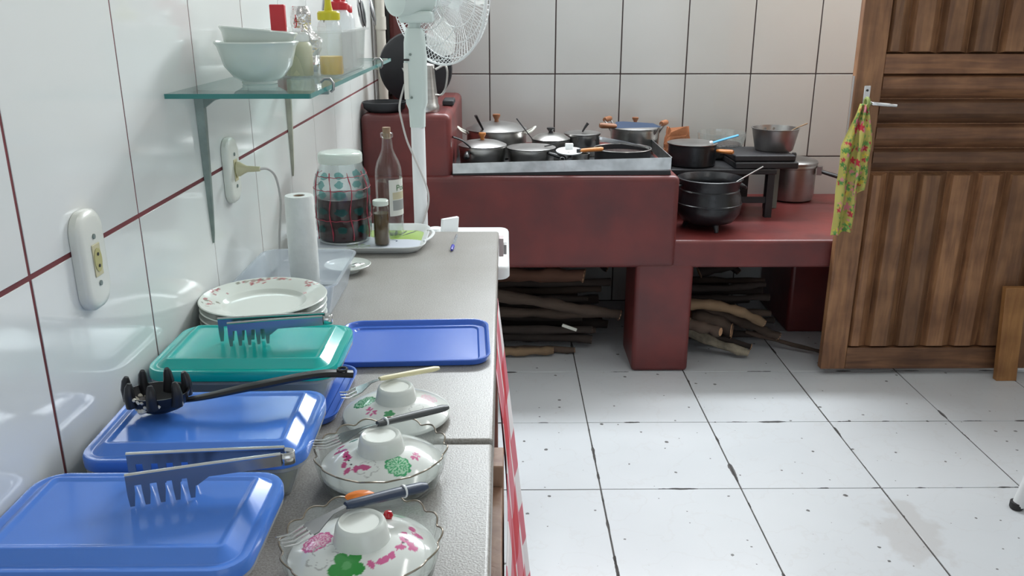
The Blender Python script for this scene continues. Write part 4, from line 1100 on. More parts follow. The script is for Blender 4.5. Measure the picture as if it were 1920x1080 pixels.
def gring(m_, r, z, w):
    m_.tube([gpt(r, 2*PI*i/72, z) for i in range(73)], w, 6, cap=False)
for r, z in ((.10, .004), (.15, .012), (.195, .032)): gring(gb, r, z, .0015)
for r, z in ((.10, .126), (.15, .116), (.195, .094)): gring(gf, r, z, .0015)
gring(gb, RG, .060, .0035); gring(gf, RG, .064, .0030); gring(gb, .055, .010, .003); 
gb.build('rear_guard', M['white_plastic'], t); 
gf.lathe([(.001, .132), (.044, .130), (.046, .126)], 28, G)
gf.build('front_guard', M['white_plastic'], t)
for k in range(3):
    mb = MB(); a0 = k*2*PI/3 + .4
    vs_ = []
    for i in range(9):
        r = .03 + .155*i/8
        for j in range(7):
            u = j/6 - .5
            wdt = (.35 + .75*math.sin(min(1, i/6)*PI/2)) * (1 - .25*max(0, i-6)/2)
            a = a0 + u*wdt*1.25 + .25*i/8
            vs_.append(gpt(r, a, .068 + .045*u))
    mb.add(vs_, [(i*7+j, i*7+j+1, (i+1)*7+j+1, (i+1)*7+j) for i in range(8) for j in range(6)])
    mb.build('blade', M['milky_soft'], t)
MB().lathe([(.001, .045), (.032, .045), (.034, .09), (.001, .10)], 24, G).build('blade_hub', M['white_plastic'], t)
MB().tube(smoothpath([(-.034, -.025, 1.135), (-.052, -.030, 1.07), (-.046, -.034, 1.02), (-.032, -.036, .96), (-.012, -.036, .91), (.022, -.030, .82), (.028, -.012, .76), (.012, -.028, .70), (-.02, -.03, .62), (-.03, -.02, .4), (-.03, .0, .06)]), .0032, 8).build('cord', M['cable'], t)

# ================================================================== wall outlets
def outlet(label, y, z, hh):
    t = thing('wall_outlet', label, 'outlet', (XL+.0005, y, z), group='wall outlets')
    m4 = Matrix(((0, 0, 1, 0), (1, 0, 0, 0), (0, 1, 0, 0), (0, 0, 0, 1)))
    mb = MB(); w = .066
    mb.loft([[tuple(m4 @ Vector(p)) for p in rrect(w-2*i, hh-2*i, .026, zz, 8)] for i, zz in ((0, 0), (0, .008), (.002, .011), (.006, .013), (.010, .0135))])
    mb.build('plate', M['outlet'], t)
    MB().box(.0136, .0148, -.010, .010, -.0205, .0205).build('insert', M['outlet_insert'], t, bevel=.0006)
    MB().lathe([(.0095, 0), (.0095, .0006)], 20, Matrix.Translation((.0150, 0, 0)) @ Matrix.Rotation(PI/2, 4, 'Y'), sx=1.6).build('socket', mat('socket_yellow', (.50, .46, .20), .5), t)
    for zz in (.0075, -.0075): MB().lathe([(.0022, 0), (.0022, .0006)], 10, Matrix.Translation((.0157, 0, zz)) @ Matrix.Rotation(PI/2, 4, 'Y')).build('hole', M['dark_hole'], t)
    for zz in (.030, -.030): MB().lathe([(.0034, 0), (.0034, .0012)], 12, Matrix.Translation((.0136, 0, zz)) @ Matrix.Rotation(PI/2, 4, 'Y')).build('screw', M['grey_green_leg'], t)
    return t
outlet('empty ivory wall outlet with yellowed socket, nearest the camera', 1.024, 1.063, .126)
outlet('ivory wall outlet with a plug in it, behind the shelf bracket', 1.604, 1.070, .122)
t = thing('power_plug', 'yellowed plug and pale cord pushed in the farther outlet', 'plug', (XL+.016, 1.604, 1.072))
MB().loft([[(x, sy*y, sz*z) for y, z in [(math.cos(2*PI*k/16), math.sin(2*PI*k/16)) for k in range(16)]] for x, sy, sz in ((.001, .011, .0145), (.006, .0105, .014), (.014, .008, .009), (.020, .006, .0062), (.032, .0055, .0055), (.044, .0045, .0045))]).build('plug_body', M['outlet_insert'], t)
MB().tube(smoothpath([(.042, 0, 0), (.054, .020, -.004), (.058, .055, -.028), (.052, .095, -.085), (.030, .145, -.170), (.014, .20, -.235), (.012, .30, -.262), (.012, .47, -.264), (.02, .575, -.263)]), .0026, 8).build('cord', M['cable'], t)

# ================================================================== glass shelf
ZS = 1.236
t = thing('glass_shelf', 'green-edged glass wall shelf holding bowls and sauce bottles', 'shelf', (-.409, 1.822, ZS))
w, d = .111, .487
MB().box(-w, w, -d, d, -.007, 0).build('pane', M['shelf_glass'], t)
e = MB()
e.box(-w, w, -d-.0012, -d-.0002, -.0072, .0002); e.box(w+.0002, w+.0012, -d, d, -.0072, .0002); e.box(-w, w, d+.0002, d+.0012, -.0072, .0002)
e.build('polished_edge', M['glass_edge'], t)
def bracket(y, m, tip_z):
    bk = MB()
    prof = []
    zt = -.008; n = 14
    # vertical flange on the wall, tapering, curving into the arm below the glass
    rings = []
    H = ZS - tip_z
    for i in range(n+1):
        s = i/n; z = zt - H*s + .008*s
        hw = .0115*(1-s)**.8 + .0022; dp = .010*(1-s)**.6 + .003
        rings.append([(XL+.409, y-1.822-hw, z), (XL+.409+dp, y-1.822-hw*.55, z), (XL+.409+dp, y-1.822+hw*.55, z), (XL+.409, y-1.822+hw, z)])
    bk.loft(rings)
    rings = []
    for s in range(9):
        x = XL+.409 + .002 + s*(.225-.002)/8
        hw = .0095 - .0045*s/8; dz = .030*math.exp(-s*1.1) + .006
        rings.append([(x, y-1.822-hw, zt), (x, y-1.822-hw*.6, zt-dz), (x, y-1.822+hw*.6, zt-dz), (x, y-1.822+hw, zt)])
    bk.loft(rings)
    b = bk.build('bracket', m, t, angle=50)
    MB().tube([(w+.004, y-1.822, -.010), (w+.0085, y-1.822, -.006), (w+.0095, y-1.822, .004), (w+.004, y-1.822, .0115), (w-.006, y-1.822, .0115), (w-.012, y-1.822, .006)], .0026, 8).build('hook', M['alu_dull'], b)
bracket(1.478, M['bracket'], .962); bracket(2.085, M['bracket2'], .968)

# bowls on the shelf
def shelf_bowl(label, loc, rot, R):
    prof = [(.001, .001), (R*.40, 0), (R*.42, .001), (R*.42, .005), (R*.60, .012), (R*.80, .030), (R*.88, .050), (R*.93, .062), (R, .069), (R*.985, .0712), (R*.90, .064), (R*.84, .050), (R*.76, .031), (R*.55, .013), (.001, .008)]
    o = MB().lathe(prof, 56).build('bowl', M['ceramic_green'], None, loc, rot)
    return tag(o, label, 'bowl', 'bowls on the shelf')
shelf_bowl('white flared bowl standing on the glass shelf', (-.424, 1.520, ZS+.0005), (0, 0, 0), .071)
shelf_bowl('white bowl nested tilted inside the flared bowl on shelf', (-.4265, 1.524, ZS+.0195), (math.radians(-3), math.radians(5), 0), .0655)

# organiser tub with bottles
OX, OY = -.388, 1.80
t = thing('organiser_tub', 'cloudy white plastic tub of sauce bottles on the glass shelf', 'tub', (OX, OY, ZS+.0005))
rloft(MB(), .176, .33, .035, [(.012, 0), (.008, .003), (.0015, .078), (0, .080), (-.007, .081), (-.007, .085), (.001, .085), (.0035, .078), (.0105, .005), (.016, .0025)]).build('body', M['tub_shelf'], t)
def sauce(label, loc, R, h, bodym, capm, nozz, fill=None, cap_r=None):
    t = thing('sauce_bottle', label, 'bottle', loc, group='sauce bottles on the shelf')
    MB().lathe([(.001, 0), (R*.95, 0), (R, .003), (R, h*.86), (R*.9, h*.95), (R*.72, h), (.001, h)], 28).build('body', bodym, t)
    if fill: MB().lathe([(.001, .001), (R*.94, .001), (R*.96, .004), (R*.96, fill), (.001, fill)], 28).build('sauce', M['mustard'], t)
    cr = cap_r or R*.8
    MB().lathe([(cr, h), (cr*1.03, h+.003), (cr*1.03, h+.013), (cr*.9, h+.016), (cr*.42, h+.017), (cr*.34, h+.024), (cr*.18, h+nozz), (.001, h+nozz)], 28).build('cap', capm, t)
    return t
zb = ZS + .0035
sauce('clear squeeze bottle of yellow sauce with yellow nozzle cap', (-.331, 1.690, zb), .0225, .100, M['squeeze'], M['yellow_plastic'], .055, .034, .0205)
sauce('clear squeeze bottle with red nozzle cap behind the yellow-capped one', (-.345, 1.860, zb), .026, .118, M['milky'], M['red_plastic'], .05)
sauce('second red-capped squeeze bottle at the far end of the tub', (-.345, 1.922, zb), .024, .112, M['milky'], M['red_plastic'], .05)
sauce('squat cloudy bottle with pale olive dressing at the tub front', (-.388, 1.668, zb), .026, .062, mat('olive_dressing', (.58, .55, .36), .35), M['milky'], .02)
o = MB().box(-.014, .014, -.012, .012, 0, .128).build('red_carton', M['red_plastic'], None, (-.430, 1.705, zb), (0, 0, .15), bevel=.002)
tag(o, 'slim red carton standing at the wall side of tub', 'carton')
mb = MB(); random.seed(21)
rings = []
for i in range(9):
    z = .125*i/8; r = .030*(1+.25*math.sin(i*2.1))*(.6+.5*math.sin(PI*min(1, i/7+.15)))
    rings.append([(r*math.cos(2*PI*j/14)*(1+random.uniform(-.25, .25)), r*.8*math.sin(2*PI*j/14)*(1+random.uniform(-.25, .25)), z) for j in range(14)])
mb.loft(rings)
tag(mb.build('foil_packet', M['foil'], None, (-.400, 1.765, zb), smooth=False), 'crumpled silver foil packet standing among the sauce bottles', 'packet')

# utensil rack and hanging utensils beyond the shelf
t = thing('utensil_rail', 'thin steel rail on the left wall holding hanging spoons', 'rail', (XL+.001, 2.40, 1.56))
MB().tube([(.04, -.20, 0), (.04, .20, 0)], .004, 8).build('bar', M['steel'], t)
for yy in (-.18, .18): MB().tube([(0, yy, .01), (.04, yy, 0)], .004, 8).build('arm', M['steel'], t)
MB().box(.036, .150, -.004, .004, -.004, .004).build('hanger', M['steel'], t)
random.seed(4)
names = ['nearest', 'second', 'third', 'fourth', 'fifth', 'farthest']
for k in range(6):
    yy = 2.40 + (k-2.5)*.006
    xx = XL + .060 + .014*k
    tt = thing('serving_spoon', 'long steel spoon hanging from the rail, %s in the bunch counted from the wall' % ['first', 'second', 'third', 'fourth', 'fifth', 'sixth'][k], 'spoon', (xx, yy, 1.552), group='hanging spoons')
    L = .222 + .025*random.random(); tl = random.uniform(-.05, .10) + .05*(k-1)
    ex = L*math.sin(tl)
    pts = [(ex*s, .004*math.sin(s*3), -L*s) for s in (0.02, .35, .6, .68, .76, .85, .94, 1)]
    MB().ring((0, 0, 0.0), .0055, .0015, axis='X').build('eye', M['steel'], tt)
    MB().tube(pts[:4], [.003, .0032, .0032, .0045], 8, flat=.5).build('shaft', M['steel'], tt)
    MB().tube(pts[3:], [.005, .014, .017, .013, .003], 10, flat=.35).build('blade', M['dark_steel'], tt)
# ================================================================== on the stove
# kettle and big pan on the side block
t = thing('milk_pot', 'tall tapering aluminium pot with curved handle on the stove side block', 'pot', (-.292, 3.175, 1.0))
MB().lathe([(.001, 0), (.052, 0), (.054, .003), (.054, .022), (.051, .027), (.0485, .05), (.044, .10), (.040, .150), (.041, .166), (.039, .168), (.036, .150), (.045, .05), (.047, .01), (.001, .006)], 40).build('body', M['alu'], t)
MB().tube(smoothpath([(.046, -.004, .060), (.062, -.006, .060), (.076, -.006, .078), (.083, -.006, .105), (.086, -.006, .145), (.076, -.004, .165), (.044, -.002, .150)]), .0055, 10, flat=.8).build('handle', M['alu'], t)
MB().lathe([(.001, .178), (.008, .176), (.038, .168), (.041, .165)], 32).build('lid', M['alu_dull'], t)
MB().loft([[(-.040-.03*s + r*math.cos(2*PI*k/12)*.6, r*math.sin(2*PI*k/12), .10+.05*s) for k in range(12)] for s, r in ((0, .020), (.6, .014), (1.1, .009))]).build('spout', M['alu'], t)
mp = Matrix.Rotation(math.radians(-78), 4, 'X')
o = MB().lathe([(.001, 0), (.125, 0), (.137, .006), (.140, .020), (.138, .021), (.132, .010), (.12, .005), (.001, .004)], 56, mp).build('round_griddle', M['soot'], None, (-.338, 3.335, 1.139))
tag(o, 'large round soot-black griddle leaning behind the tall pot', 'griddle')
o = MB().lathe([(.001, 0), (.060, 0), (.075, .012), (.080, .035), (.078, .036), (.070, .014), (.001, .008)], 36, sx=1.0).build('black_pan', M['soot'], None, (-.440, 3.185, 1.0))
tag(o, 'small black pan in the dark corner on the side block', 'pan')
o = MB().box(-.022, .022, -.06, .06, 0, .022).build('iron_bar', M['soot'], None, (-.218, 3.42, 1.0), bevel=.006)
tag(o, 'short black iron bar on the right edge of side block', 'bar')

ZP = .783
def pot(label, x, y, r, rim, body=None, lid='dome', lidm=None, knob=None, lid_h=.022, kn=(.010, .022), sides=0.0, z0=ZP, cat='pot', name='cooking_pot', handles=None, hm=None, group='pots on the stove', inside=None):
    t = thing(name, label, cat, (x, y, z0), group=group)
    h = rim - z0; body = body or M['alu']
    rb = r*(1-sides)
    MB().lathe([(.001, 0), (rb*.94, 0), (rb, .006), (r, h-.004), (r*1.03, h-.002), (r*1.03, h), (r-.003, h), (rb-.004, .008), (.001, .005)], 44).build('body', body, t)
    if lid:
        lh = lid_h
        prof = {'dome': [(r*1.02, h+.001), (r*1.03, h+.004), (r*.97, h+.007), (r*.7, h+.004+lh*.62), (r*.35, h+.003+lh*.93), (.001, h+.003+lh)],
                'flat': [(r*1.04, h+.001), (r*1.05, h+.004), (r*.99, h+.006), (r*.5, h+.006+lh*.5), (.001, h+.006+lh*.6)]}[lid]
        l = MB().lathe([(r*.9, h+.0005)] + prof, 44).build('lid', lidm or M['alu_dull'], t)
        if knob:
            zt = prof[-1][1]
            a, b = kn
            MB().lathe([(a*.55, zt-.001), (a*.5, zt+b*.25), (a*.8, zt+b*.55), (a, zt+b*.75), (a*.95, zt+b*.97), (a*.6, zt+b), (.001, zt+b)], 20).build('knob', knob, l)
    if inside:
        MB().lathe([(.001, h*.7), (r-.006, h*.7)], 32, cap1=False).build('contents', inside, t)
    if handles == 'ears':
        for s in (-1, 1):
            MB().tube(smoothpath([(s*r*.99, -.024, h-.014), (s*(r+.020), -.022, h-.004), (s*(r+.036), 0, h+.010), (s*(r+.020), .022, h-.004), (s*r*.99, .024, h-.014)]), .0062, 8, flat=.7).build('handle', hm, t)
    return t
def stick(t, p0, p1, r0, r1, m, name='handle', flat=.7):
    a, b = Vector(p0), Vector(p1)
    return MB().tube([tuple(a.lerp(b, s)) for s in (0, .15, .5, .9, 1)], [r0*.8, r0, (r0+r1)/2, r1, r1*.7], 10, flat=flat).build(name, m, t)

p = pot('wide aluminium pot with lid and wooden knob at the left rear of the stove', -.032, 3.52, .122, .888, knob=M['wood_knob'], lid_h=.030, kn=(.016, .030), handles='ears', hm=M['cream'])
p = pot('aluminium pot with orange knob on its lid at the stove front left', -.083, 3.235, .089, .866, knob=M['wood_orange'], lid_h=.020, kn=(.014, .026), sides=.06)
stick(p, (-.055, -.072, .070), (-.058, -.105, .052), .010, .012, M['blackplastic'])
p = pot('flat-lidded aluminium pan with black handle at the stove front', .102, 3.242, .089, .855, lid='flat', lid_h=.008, sides=.04)
stick(p, (.062, -.064, .064), (.122, -.100, .050), .009, .012, M['blackplastic'])
MB().ring((.112, -.106, .047), .008, .0020, axis='Y').build('hanging_ring', M['steel'], p)
p = pot('shiny domed pot with black knob in the middle of the stove', .187, 3.452, .076, .858, lid_h=.024, knob=M['blackplastic'], kn=(.017, .020), lidm=M['alu'])
MB().ring((0, -.0785, .045), .010, .0025, axis='Y').build('side_ring', M['blackplastic'], p)
p = pot('plain tall steel saucepan behind the wooden-handled skimmer', .322, 3.535, .072, .868, body=M['steel'], lid='flat', lidm=M['alu_dull'], lid_h=.006)
p = pot('small narrow aluminium pot under the skimmer at stove front', .285, 3.185, .034, .845, lid=None)
p = pot('wide dark pan at the front right of the stove', .458, 3.30, .108, .846, body=M['soot'], lid=None, inside=M['beans'], cat='pan', name='frying_pan')
MB().ring((0, 0, .846-ZP), .110, .0022, n=44).build('rim', M['alu'], p)
p = pot('deep aluminium pot with wood-gripped handles at the right rear of the stove', .552, 3.625, .104, .880, knob=M['wood_knob'], lid_h=.018, kn=(.014, .024), sides=.05)
for s in (-1, 1):
    for dy in (-.030, .030):
        stick(p, (s*.098, dy*.9, .080), (s*.128, dy*.9, .124), .0055, .0050, M['alu_dull'], 'handle_bracket')
    MB().tube([(s*.128, -.030, .126), (s*.128, -.02, .126), (s*.128, .02, .126), (s*.128, .030, .126)], [.009, .0115, .0115, .009], 12).build('handle_grip', M['wood_knob'], p)
p.rotation_euler = (0, 0, -.55)

# loose utensils on the pots
def utensil(name, label, cat, pts, rad, m, extra=None, group='utensils on the pots'):
    base = Vector(pts[0])
    t = thing(name, label, cat, tuple(base), group=group)
    loc = [tuple(Vector(q)-base) for q in pts]
    sp = smoothpath(loc, 5)
    rr = [rad[0] + (rad[1]-rad[0])*i/(len(sp)-1) for i in range(len(sp))]
    MB().tube(sp, rr, 8, flat=.55).build('handle', m, t)
    return t
t = utensil('ladle', 'black ladle handle sticking out of the left rear pot', 'ladle', [(-.085, 3.43, .900), (-.100, 3.42, .930), (-.113, 3.41, .957)], (.006, .0095), M['blackplastic'])
t = utensil('spoon', 'thin dark spoon handle leaning over the domed pot', 'spoon', [(.112, 3.40, .865), (.085, 3.395, .90), (.048, 3.39, .948)], (.003, .005), M['soot'])
t = utensil('ladle', 'black ladle handle sticking out at the front left pot', 'ladle', [(-.125, 3.15, .872), (-.155, 3.135, .900), (-.188, 3.12, .915)], (.006, .0075), M['blackplastic'])
t = utensil('ladle', 'black ladle with hanging hole in the tall steel saucepan', 'ladle', [(.318, 3.49, .882), (.328, 3.49, .900), (.340, 3.49, .917)], (.0065, .0115), M['blackplastic'])
t = utensil('spoon', 'short black spoon across the flat-lidded pan', 'spoon', [(.150, 3.20, .868), (.178, 3.20, .874), (.205, 3.19, .888)], (.004, .005), M['blackplastic'])
# skimmer
t = thing('skimmer', 'flat white perforated skimmer with orange wooden handle on the small pot', 'skimmer', (.243, 3.175, .8475), group='utensils on the pots')
tilt = Matrix.Rotation(math.radians(7), 4, 'X')
sk = MB().lathe([(.001, .002), (.040, .002), (.049, .005), (.051, .009), (.0495, .0095), (.044, .006), (.001, .0045)], 40, tilt).build('disc', M['white_plastic'], t)
for hx, hy in ((-.018, .004), (-.006, -.008), (.006, .010), (.018, -.002), (.028, .010), (-.028, -.004)):
    MB().lathe([(.001, .0049), (.0045, .0049)], 10, tilt @ Matrix.Translation((hx, hy, 0)), sx=1.5, cap1=False).build('perforation', M['dark_hole'], sk)
stick(t, (.036, -.012, .010), (.124, -.020, .018), .0105, .0115, M['wood_orange'])
MB().tube([(.026, -.010, .009), (.042, -.013, .0105)], .0085, 10).build('collar', M['blackplastic'], t)
MB().box(-.014, .016, .026, .046, .006, .030).build('hook_tab', M['white_plastic'], t, bevel=.003)
# long steel spatula lying on the dark pan
t = thing('steel_spatula', 'long bright steel spatula lying across the dark pan', 'spatula', (.365, 3.26, .8965), group='utensils on the pots')
a, b = Vector((0, 0, 0)), Vector((.188, -.005, -.040))
MB().loft([[tuple(a.lerp(b, s) + Vector(q)) for q in ((0, -.001, -2*w), (0, .004, -2*w), (0, .008, 0), (0, -.002, 0))] for s, w in ((0, .009), (.28, .0085), (.4, .0055), (.9, .004), (1, .0045))]).build('blade', M['steel'], t)
MB().box(-.004, .006, -.016, .018, -.010, -.001).build('raised_end', M['steel'], t)
# knife on the rear pot
t = thing('kitchen_knife', 'wide knife with wooden handle lying on the right rear pot', 'knife', (.455, 3.515, .893), group='utensils on the pots')
MB().prism([(0, 0), (.19, .004), (.155, .020), (.03, .028), (0, .026)], -.0009, .0009, Matrix.Rotation(math.radians(78), 4, 'X')).build('blade', M['blue_steel'], t, smooth=False)
stick(t, (.004, .006, .008), (-.066, -.004, .012), .0125, .0145, M['wood_knob'], flat=.8)

# ---- burner stand on the side ledge
ZL = .532
t = thing('burner_stand', 'black iron burner stand on the red side ledge', 'stand', (.92, 3.65, ZL))
MB().box(-.255, .195, -.205, .205, .181, .203).build('top_plate', M['soot'], t, bevel=.004)
for sx, sy, m_ in ((-1, -1, 'soot'), (1, -1, 'soot'), (-1, 1, 'soot'), (1, 1, 'soot')):
    MB().box(-.03+sx*.205-.014, -.03+sx*.205+.014, sy*.185-.014, sy*.185+.014, 0, .181).build('leg', M[m_], t)
MB().box(.205, .262, -.03, -.015, 0.002, .203).build('brace', M['grey_green_leg'], t)
MB().box(-.235, .175, -.190, -.180, .06, .085).build('cross_bar', M['soot'], t)
MB().box(-.24, .18, .172, .180, .002, .181).build('dark_backing', M['soot'], t)  # black sheet added to darken the see-through gap between the legs
ZST = ZL + .203
o = MB().box(-.125, .135, -.125, .12, 0, .028).build('iron_griddle', M['soot'], None, (1.068, 3.575, ZST), bevel=.006)
tag(o, 'thick black square griddle on the stand, lower of the two', 'griddle', 'griddles on the burner stand')
o = MB().box(-.125, .125, -.12, .12, 0, .026).build('iron_griddle', M['soot'], None, (1.066, 3.578, ZST+.029), bevel=.006)
tag(o, 'black square griddle right under the open aluminium pot', 'griddle', 'griddles on the burner stand')
pot('black enamel pot with pale lid edge on the burner stand', .785, 3.56, .099, .824, body=M['iron_gloss'], lid='flat', lidm=M['alu_dull'], lid_h=.006, z0=ZST)
p_ = bpy.data.objects[[o.name for o in bpy.data.objects if o.get('label', '').startswith('black enamel pot')][0]]
stick(p_, (.092, -.050, .066), (.150, -.090, .066), .0115, .0145, M['wood_orange'])
p = pot('open battered aluminium pot on the square griddle', 1.140, 3.60, .096, .884, body=M['alu_dull'], lid=None, sides=.18, z0=ZST+.055)
for xx in (-.018, .020): MB().lathe([(.006, 0), (.006, .003)], 12, Matrix.Translation((xx, .089, .078)) @ Matrix.Rotation(PI/2, 4, 'X')).build('rivet', M['steel'], p)
utensil('wooden_spoon', 'pale wooden spoon handle sticking out of the open aluminium pot', 'spoon', [(1.165, 3.60, .840), (1.215, 3.585, .880), (1.262, 3.57, .905)], (.004, .0055), M['bark_pale'])
# glass bowl of beans
t = thing('glass_bowl', 'fluted clear glass bowl of dark beans at the back of the stand', 'bowl', (.948, 3.735, ZST))
n = 96
def gr(r, z): return [((r*(1+.018*abs(math.cos(j*PI*24/n))))*math.cos(2*PI*j/n), (r*(1+.018*abs(math.cos(j*PI*24/n))))*math.sin(2*PI*j/n), z) for j in range(n)]
MB().loft([gr(.01, 0), gr(.06, 0), (gr(.075, .012)), gr(.098, .075), gr(.104, .112), gr(.101, .112), gr(.095, .075), gr(.072, .014), gr(.055, .004), gr(.01, .004)]).build('glass', M['dish_glass'], t)
bo = MB().lathe([(.001, .005), (.055, .005), (.070, .015), (.086, .060), (.083, .066), (.04, .070), (.001, .071)], 40).build('beans', M['beans'], t); bo['kind'] = 'stuff'
t = utensil('blue_spoon', 'light blue plastic handle lying over the black enamel pot', 'spoon', [(.842, 3.47, .838), (.880, 3.47, .850), (.950, 3.47, .870)], (.0085, .0085), M['skyblue'])
MB().lathe([(.001, -.006), (.0095, -.005), (.0095, .006), (.001, .007)], 14, Matrix.Rotation(math.radians(70), 4, 'Y')).build('collar', M['white_plastic'], t)
# orange paper bag
mb = MB(); random.seed(9); rings = []
for i in range(8):
    s = i/7
    rings.append([(x*(1-.25*s)*(1+random.uniform(-.07, .07)), y*(1-.5*s)*(1+random.uniform(-.1, .1)), .118*s + random.uniform(-.012, .014)*(s > .5)) for x, y, _ in rrect(.125, .06, .02, 0, 3)])
mb.loft(rings)
tag(mb.build('paper_bag', M['orange_paper'], None, (.770, 3.800, ZST), smooth=False), 'crumpled orange-brown paper bag behind the black enamel pot', 'bag')
# cauldron
t = thing('cauldron', 'round-bellied black cast iron cauldron on three feet, standing on the ledge', 'cauldron', (.803, 3.285, ZL))
MB().lathe([(.001, .016), (.06, .018), (.100, .034), (.122, .065), (.127, .095), (.126, .099), (.129, .101), (.129, .106), (.126, .108), (.122, .135), (.116, .150), (.117, .156), (.113, .160), (.115, .180), (.126, .197), (.127, .201), (.122, .203), (.110, .185), (.105, .165), (.112, .14), (.114, .09), (.09, .045), (.001, .030)], 60).build('pot', M['iron_gloss'], t)
for k in range(3):
    a = -PI/2 + k*2*PI/3 + .2
    MB().tube([(.075*math.cos(a), .075*math.sin(a), .030), (.085*math.cos(a), .085*math.sin(a), .012), (.090*math.cos(a), .090*math.sin(a), 0)], [.014, .010, .008], 10).build('foot', M['iron_gloss'], t)
for s in (-1, 1):
    MB().tube(smoothpath([(s*.113, -.02, .175), (s*.135, -.018, .168), (s*.142, 0, .160), (s*.135, .018, .168), (s*.113, .02, .175)]), .005, 8).build('ear', M['iron_gloss'], t)
utensil('ladle', 'steel ladle handle rising out of the black cauldron', 'ladle', [(.85, 3.25, .69), (.905, 3.23, .735), (.985, 3.215, .788)], (.004, .0055), M['steel'])
# pressure cooker
t = thing('pressure_cooker', 'dull aluminium pressure cooker with black handle on the ledge', 'cooker', (1.302, 3.815, ZL))
MB().lathe([(.001, 0), (.088, 0), (.098, .008), (.102, .03), (.102, .150), (.106, .152), (.107, .160), (.104, .165), (.100, .165), (.100, .02), (.001, .008)], 56).build('body', M['alu_dull'], t)
MB().lathe([(.103, .165), (.108, .167), (.108, .176), (.098, .184), (.05, .190), (.001, .191)], 56).build('lid', M['alu_dull'], t)
MB().lathe([(.001, .190), (.011, .190), (.012, .205), (.008, .212), (.001, .213)], 18).build('valve', M['blackplastic'], t)
h = MB().box(-.003, .018, -.014, .014, -.028, .010).build('handle_bracket', M['alu_dull'], t, (.096, -.055, .150), (0, 0, -.5))
stick(t, (.098, -.055, .140), (.205, -.115, .112), .0120, .0135, M['blackplastic'])

# ================================================================== firewood
def log(label, pts, rad, m, seed, cut=True, grp='firewood under the stove', cutm=None):
    rnd = random.Random(seed)
    base = Vector(pts[0]); t = thing('firewood_branch', label, 'firewood', tuple(base), group=grp)
    sp = smoothpath([tuple(Vector(q)-base) for q in pts], 6)
    P = [Vector(q) + Vector((0, rnd.uniform(-.12, .12)*rad, rnd.uniform(-.12, .12)*rad))*(0 < i < len(sp)-1) for i, q in enumerate(sp)]
    rr = [rad*(1.0 + .14*math.sin(i*1.3+seed) + rnd.uniform(-.08, .08)) * (1 - .25*i/len(P)) for i in range(len(P))]
    MB().tube([tuple(p) for p in P], rr, 9, cap=False).build('bark', m, t, angle=60)
    for i, j in ((0, 1), (-1, -2)):
        d = (P[i]-P[j]).normalized(); q = d.to_track_quat('Z', 'Y').to_matrix().to_4x4()
        MB().lathe([(.001, .0005), (rr[i]*.97, .0), (rr[i], -.004)], 9, Matrix.Translation(P[i]) @ q, cap0=False, cap1=False).build('cut_end', cutm or M['cutwood'], t)
    return t
GL = 'firewood in the left bay'; GR = 'firewood in the right bay'
# left bay: distinct branches first
log('pale peeled branch lying lowest in the left firewood bay', [(-.02, 3.225, .028), (.08, 3.23, .026), (.20, 3.24, .026)], .020, M['bark_pale'], 1, grp=GL)
log('thin brown stick beside the pale branch on the left bay floor', [(-.05, 3.275, .018), (.15, 3.275, .018), (.29, 3.262, .018)], .016, M['bark'], 2, grp=GL)
log('long grey-brown branch sloping across the left firewood bay', [(-.15, 3.30, .262), (.12, 3.28, .228), (.30, 3.27, .195), (.47, 3.27, .168)], .026, M['bark'], 3, grp=GL)
log('thick reddish split log on top of the left firewood pile', [(-.10, 3.44, .292), (.15, 3.43, .290), (.335, 3.41, .292)], .034, mat('reddish_split_wood', (.20, .095, .06), .85, noise_amt=.5, nscale=9, bump=.6, bscale=25, stretch=(.3, 1, 1)), 4, grp=GL)
t = thing('wood_splinter', 'small pale wood splinter on the left firewood pile', 'splinter', (.262, 3.235, .128))
MB().box(-.032, .032, -.004, .004, -.006, .006).build('chip', M['cream'], t, (0, 0, 0), (0, math.radians(22), .1), bevel=.001)
log('dark leaning branch reaching up to the stove in left bay', [(.20, 3.66, .412), (.34, 3.64, .330), (.46, 3.62, .262)], .022, M['bark_dark'], 5, grp=GL)
rnd = random.Random(33)
k = 0
for layer in range(6):
    for c in range(5):
        y = 3.33 + .105*c + rnd.uniform(-.015, .015); z = .035 + .052*layer + rnd.uniform(-.006, .006)
        if c == 0 and layer > 2: continue
        if c >= 1 and layer > 4.7 - c*.55: continue
        x0 = -.22 + rnd.uniform(-.05, .08); x1 = .46 + rnd.uniform(-.14, .02)
        if c == 0: x1 = min(x1, .44)
        m_ = [M['bark_dark'], M['bark'], M['bark_dark']][k % 3]
        log('dark branch stacked in the left firewood pile', [(x0, y, z + rnd.uniform(0, .02)), ((x0+x1)/2, y+rnd.uniform(-.012, .012), z + rnd.uniform(-.008, .012)), (x1, y + rnd.uniform(-.02, .02), z + rnd.uniform(-.008, .012))], rnd.uniform(.017, .026), m_, 50+k, grp=GL, cutm=M['bark'])
        k += 1
